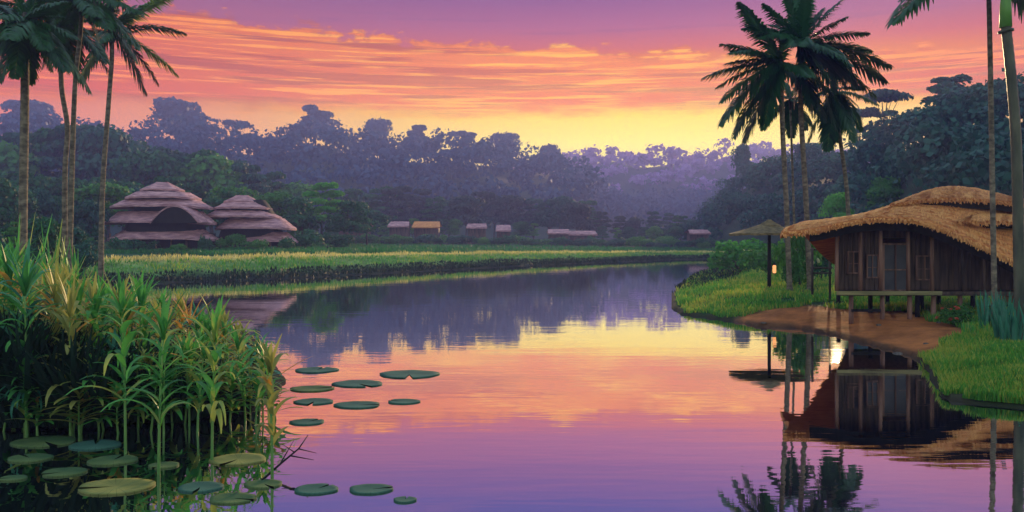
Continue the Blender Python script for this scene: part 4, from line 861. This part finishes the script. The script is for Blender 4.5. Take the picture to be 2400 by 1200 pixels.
M['under_leaf'] = leafmat('under_leaf', (.004, .010, .006), (.012, .04, .02), scale=.6, trans=.15)
def undergrowth():  # near-black blades added to darken gaps between plants and their reflection
    rs = np.random.RandomState(77); V, Q = [], []; N_ = 15000
    px = -160+840*rs.rand(N_); d = 13.9+9*rs.rand(N_)**2.2; x = (px-1200)/F*d; q = sdist(x, d); r1 = rs.rand(N_); r2 = rs.rand(N_); low = sm(px, 480, 620); px = np.where(px > 600, px-70*rs.rand(N_)**2, px); x = (px-1200)/F*d; q = sdist(x, d)
    for i in range(N_):
        if q[i] < (-.35 if px[i] < 560 else .1) or px[i] > 570+70*r2[i]: continue
        top = CH-(float(topM(px[i]))+85+70*r1[i]-HZ)/F*d[i]; L0 = max(lerp(.8, .35, low[i]), min(2.1, top*(.5+.65*r2[i])))*lerp(1, .55, low[i])*(1 if px[i] < 640 else .7)
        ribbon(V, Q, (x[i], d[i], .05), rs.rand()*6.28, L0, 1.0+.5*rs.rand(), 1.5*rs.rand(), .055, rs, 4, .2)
    tag(obj('marsh_gap_shade', mesh_np('marsh_gap_shade', np.array(V), np.array(Q), M['under_leaf'])), 'added near-black blades standing in for the shade between the marsh plants', 'undergrowth', kind='stuff')
undergrowth()
# ------------------------------------------------------------------ lily pads
def pad(px0, px1, py, mat, lab, z=.012, seed=0, group='lily pads on the pond'):
    g = G((px0+px1)/2, py); r = (px1-px0)/2/F*g.y; rs = np.random.RandomState(seed+int(px0)); n = 40; a0 = rs.rand()*6.28
    ring = lambda f, dz: [Vector((math.cos(a0+.12+(2*math.pi-.24)*k/n)*r*f*(1+.05*math.sin(3*k/n*6.28+px0)), math.sin(a0+.12+(2*math.pi-.24)*k/n)*r*f*(1+.04*math.cos(2*k/n*6.28)), dz+.004*math.sin(k*1.3+px0)*f*min(r, 1))) for k in range(n+1)]
    c = [Vector((math.cos(a0)*r*.06, math.sin(a0)*r*.06, 0)) for _ in range(n+1)]; b = MB(); R0, R1, R2, R3 = ring(.4, .0), ring(.8, .002), ring(1, .005), ring(.985, -.015)
    b.grid([c, R0, R1, R2, R3]); o = b.build('lily_pad', mat, None, (g.x, g.y, .014)); o.scale = (1, .74, 1); tag(o, lab, 'lily pad', group)
pads = [(32, 175, 1036, 'pad', 'olive pad below the teal rosette'), (165, 282, 1044, 'pad_teal', 'teal green pad beside the bare-stemmed plant'), (100, 200, 1108, 'pad', 'dull green pad low in the dark corner water'), (0, 62, 1122, 'pad', 'small dim pad at the picture edge in the dark corner'), (208, 322, 1080, 'pad', 'olive pad at the foot of the thick upright stalk'),
        (186, 358, 1142, 'pad_gold', 'broad golden green pad lying lowest in the dark corner'), (494, 624, 1078, 'pad_gold', 'yellow green pad beside the bright-noded stalk'), (418, 522, 1143, 'pad_teal', 'green pad with a notch below the splayed stalk plant'), (574, 662, 1136, 'pad', 'olive pad at the foot of the outermost stalk plant'),
        (490, 598, 1170, 'pad', 'grey green pad at the lower rim of the picture'), (690, 792, 1148, 'pad_teal', 'teal pad alone in violet water near the outermost stalk'), (818, 920, 1148, 'pad_teal', 'teal pad in violet water, farther from the stalks'), (922, 976, 1173, 'pad_teal', 'smallest pad at the lower rim in violet water'),
        (888, 1030, 878, 'pad_teal', 'long pad lying farthest out in the orange water'), (780, 898, 900, 'pad_teal', 'pad second from the far end of the floating group'), (784, 892, 950, 'pad_teal', 'pad in the pink water with a small neighbour'), (908, 984, 942, 'pad_teal', 'small pad touching the pink reflections'),
        (690, 792, 868, 'pad_teal', 'pad nearest the stalk tops in the orange water'), (680, 782, 912, 'pad', 'brownish pad in the floating group beside the stalks'), (690, 782, 942, 'pad_teal', 'slim pad between the stalks and the pink water'), (680, 760, 990, 'pad_teal', 'dark pad below the floating group'), (350, 420, 1092, 'pad', 'small pad between the two standing stalks'), (20, 120, 1075, 'pad', 'dim pad under the olive pad')]
for k, (a0, a1, y, mt, lab) in enumerate(pads): pad(a0, a1, y, M[mt], lab, seed=k)

# ------------------------------------------------------------------ plants round the big hut
def flowering(px, d, wpx, hpx, fm, lab, seed, n=14):
    b_ = gp(px, d); t = tree('flowering_shrub', lab, 'shrub', b_, hpx/F*d, wpx/F*d, 'bush', seed, 'mid_leaf', per=150)
    rs = np.random.RandomState(seed); 
    for _ in range(n): V = cloud(rs, [((rs.rand()-.5)*2.0, -.5-.5*rs.rand(), .35+1.2*rs.rand(), .10, .10, .09)], 16, .15, .3); obj('blossom', mesh_np('blossom', V, qidx(V), M[fm]), t)
    return t
flowering(2245, 26.0, 90, 62, 'flower_red', 'low shrub with red and orange flowers beside the hut stilts', 61, 9)
flowering(1876, 39.0, 80, 90, 'flower_cream', 'shrub dotted with cream flowers between the tall palm trunks', 62, 12)
g_ = gp(2338, 23.6); reed('reed_clump', 'teal upright blade clump at the foot of the thin palm by the hut', g_, 80, 1.35, .45, 'corn_teal', 400, w=.035)
g_ = gp(2375, 21.5); reed('reed_clump', 'broad green blade clump at the foot of the ringed palm', g_, 60, 1.3, .4, 'corn_teal', 401, w=.035)
g_ = gp(2290, 23.2); reed('reed_clump', 'small low blade clump beside the red-flowered shrub', g_, 50, .55, .4, 'corn_leaf', 402, w=.025)

# ------------------------------------------------------------------ grass (stuff)
def grass(name, label, px_r, py_r, n, h, w, mat, seed, cond, zg=.4, flat=0):
    rs = np.random.RandomState(seed); px = px_r[0]+(px_r[1]-px_r[0])*rs.rand(n*3); py = py_r[0]+(py_r[1]-py_r[0])*rs.rand(n*3)
    d = (CH-zg)*F/(py-HZ); x = (px-1200)/F*d; ok = cond(x, d, px); x, d = x[ok][:n], d[ok][:n]; z = ground_z(x, d); k = len(x)
    a = rs.rand(k)*6.28; H = h*(.5+.8*rs.rand(k))*(.6+.8*vnoise(x, d, 1.3, 9)); W_ = w*(.6+.8*rs.rand(k)); ln = (rs.rand(k)-.5)*(.7+flat); l2 = (rs.rand(k)-.5)*(.7+flat)
    dx, dy = np.cos(a)*W_, np.sin(a)*W_
    V = np.stack([np.stack([x-dx, d-dy, z-.03], -1), np.stack([x+dx, d+dy, z-.03], -1), np.stack([x+dx*.5+ln*H*.5, d+dy*.5+l2*H*.5, z+H*.6], -1), np.stack([x-dx*.1+ln*H*1.1, d-dy*.1+l2*H*1.1, z+H], -1)], 1).reshape(-1, 3)
    o = obj(name, mesh_np(name, V, qidx(V), M[mat])); tag(o, label, 'grass', kind='stuff')
mudd = lambda x, y: sdist(x, y, MUD)
M['grass_dim'] = leafmat('grass_dim', (.015, .10, .03), (.05, .24, .06), scale=.15, trans=.35)
grass('bank_grass', 'green grass on the tongue of land by the big hut', (1560, 2420), (606, 850), 70000, .20, .028, 'grass', 1, lambda x, y, p: (sdist(x, y) > .05+.3*vnoise(x, y, .6, 2)) & (mudd(x, y) > -.35+.8*vnoise(x, y, .7, 5)) & (y < 95) & (x > 0) & (vnoise(x, y, .9, 12)*.7+vnoise(x*.35, y, .5, 13)*.5 > .42))
grass('shore_grass', 'green grass on the near shore beside the dark hut reflection', (2060, 2440), (800, 962), 26000, .16, .016, 'grass', 2, lambda x, y, p: (sdist(x, y) > -.1+.3*vnoise(x, y, .5, 2)) & (mudd(x, y) > -.35+.8*vnoise(x, y, .7, 5)) & (vnoise(x, y, .7, 12)*.6+vnoise(x*.3, y, .4, 13)*.6 > .40), zg=.3)
def bank(name, label, n, h, w, mat, seed, s0, s1, x_r=(-40, 62), y_r=(46, 130)):
    """grass in a strip that follows the far shore between s0 and s1 metres from the water"""
    global grass
    rs = np.random.RandomState(seed); X_, Y_ = x_r[0]+(x_r[1]-x_r[0])*rs.rand(n*9), y_r[0]+(y_r[1]-y_r[0])*rs.rand(n*9); px = 1200+F*X_/Y_; q = sdist(X_, Y_); nn = vnoise(X_, Y_, 2.2, 6)
    ok = (q > s0+1.3*nn) & (q < s1+.8*nn) & (px > 150) & (px < 1770) & (Y_ > 46); x, d = X_[ok][:n], Y_[ok][:n]; z = ground_z(x, d); k = len(x)
    a = rs.rand(k)*6.28; H = h*(.5+.8*rs.rand(k))*(.5+.9*vnoise(x, d, 1.3, 9)); W_ = w*(.6+.8*rs.rand(k)); ln = (rs.rand(k)-.5)*.7; l2 = (rs.rand(k)-.5)*.7; dx, dy = np.cos(a)*W_, np.sin(a)*W_
    V = np.stack([np.stack([x-dx, d-dy, z-.03], -1), np.stack([x+dx, d+dy, z-.03], -1), np.stack([x+dx*.5+ln*H*.5, d+dy*.5+l2*H*.5, z+H*.6], -1), np.stack([x-dx*.1+ln*H*1.1, d-dy*.1+l2*H*1.1, z+H], -1)], 1).reshape(-1, 3)
    o = obj(name, mesh_np(name, V, qidx(V), M[mat])); tag(o, label, 'grass', kind='stuff'); print(name, k)
bank('lit_crest_grass', 'yellow grass along the crest of the far bank, sunlit gold painted into its colour', 30000, .26, .05, 'grass_gold', 3, 5.9, 8.0)
bank('slope_grass', 'short green grass on the slope of the far bank', 30000, .22, .045, 'grass', 4, 2.9, 6.2)
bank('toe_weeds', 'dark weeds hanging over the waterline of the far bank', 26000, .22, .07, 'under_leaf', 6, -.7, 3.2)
grass('meadow_grass', 'dim green meadow grass between the far bank and the wood', (150, 1760), (572, 598), 30000, .35, .09, 'grass_dim', 5, lambda x, y, p: (sdist(x, y) > 8.8) & (y > 60) & (y < 165), zg=1.4)
print('plants', cnt, 'faces', sum(len(o.data.polygons) for o in COL.objects if o.type == 'MESH'))
rs = np.random.RandomState(91); M['stone'] = solid('stone', (.07, .055, .045), (.22, .17, .13), (7, 7, 7), .8, .4)
SL = ['flat brown stone at the pale end of the mud landing', 'small round stone at the waterline of the mud landing', 'dark stone half sunk where mud meets water', 'brown stone below the hut stilts', 'pale stone close to the shrub with red flowers', 'largest stone on the mud landing', 'pebble-sized stone on the mud beside the grass edge']
for k, (px, py, r) in enumerate([(1790, 752, .10), (1850, 764, .08), (1930, 778, .13), (2060, 772, .09), (2200, 772, .08), (2105, 812, .16), (2170, 806, .07)]):
    g = G(px, py, .2); z = gz(g.x, g.y); b = MB(); n = 10; rows = []
    for i in range(7):
        th = math.pi*i/6; rows.append([Vector((math.sin(th)*math.cos(2*math.pi*q/n)*r*(1+.25*math.sin(3*q+k)), math.sin(th)*math.sin(2*math.pi*q/n)*r*.8*(1+.2*math.cos(2*q+k)), math.cos(th)*r*.5)) for q in range(n)])
    b.grid(rows, close=True); o = b.build('stone', M['stone'], None, (g.x, g.y, z+r*.12)); tag(o, SL[k], 'stone', 'stones on the mud landing')
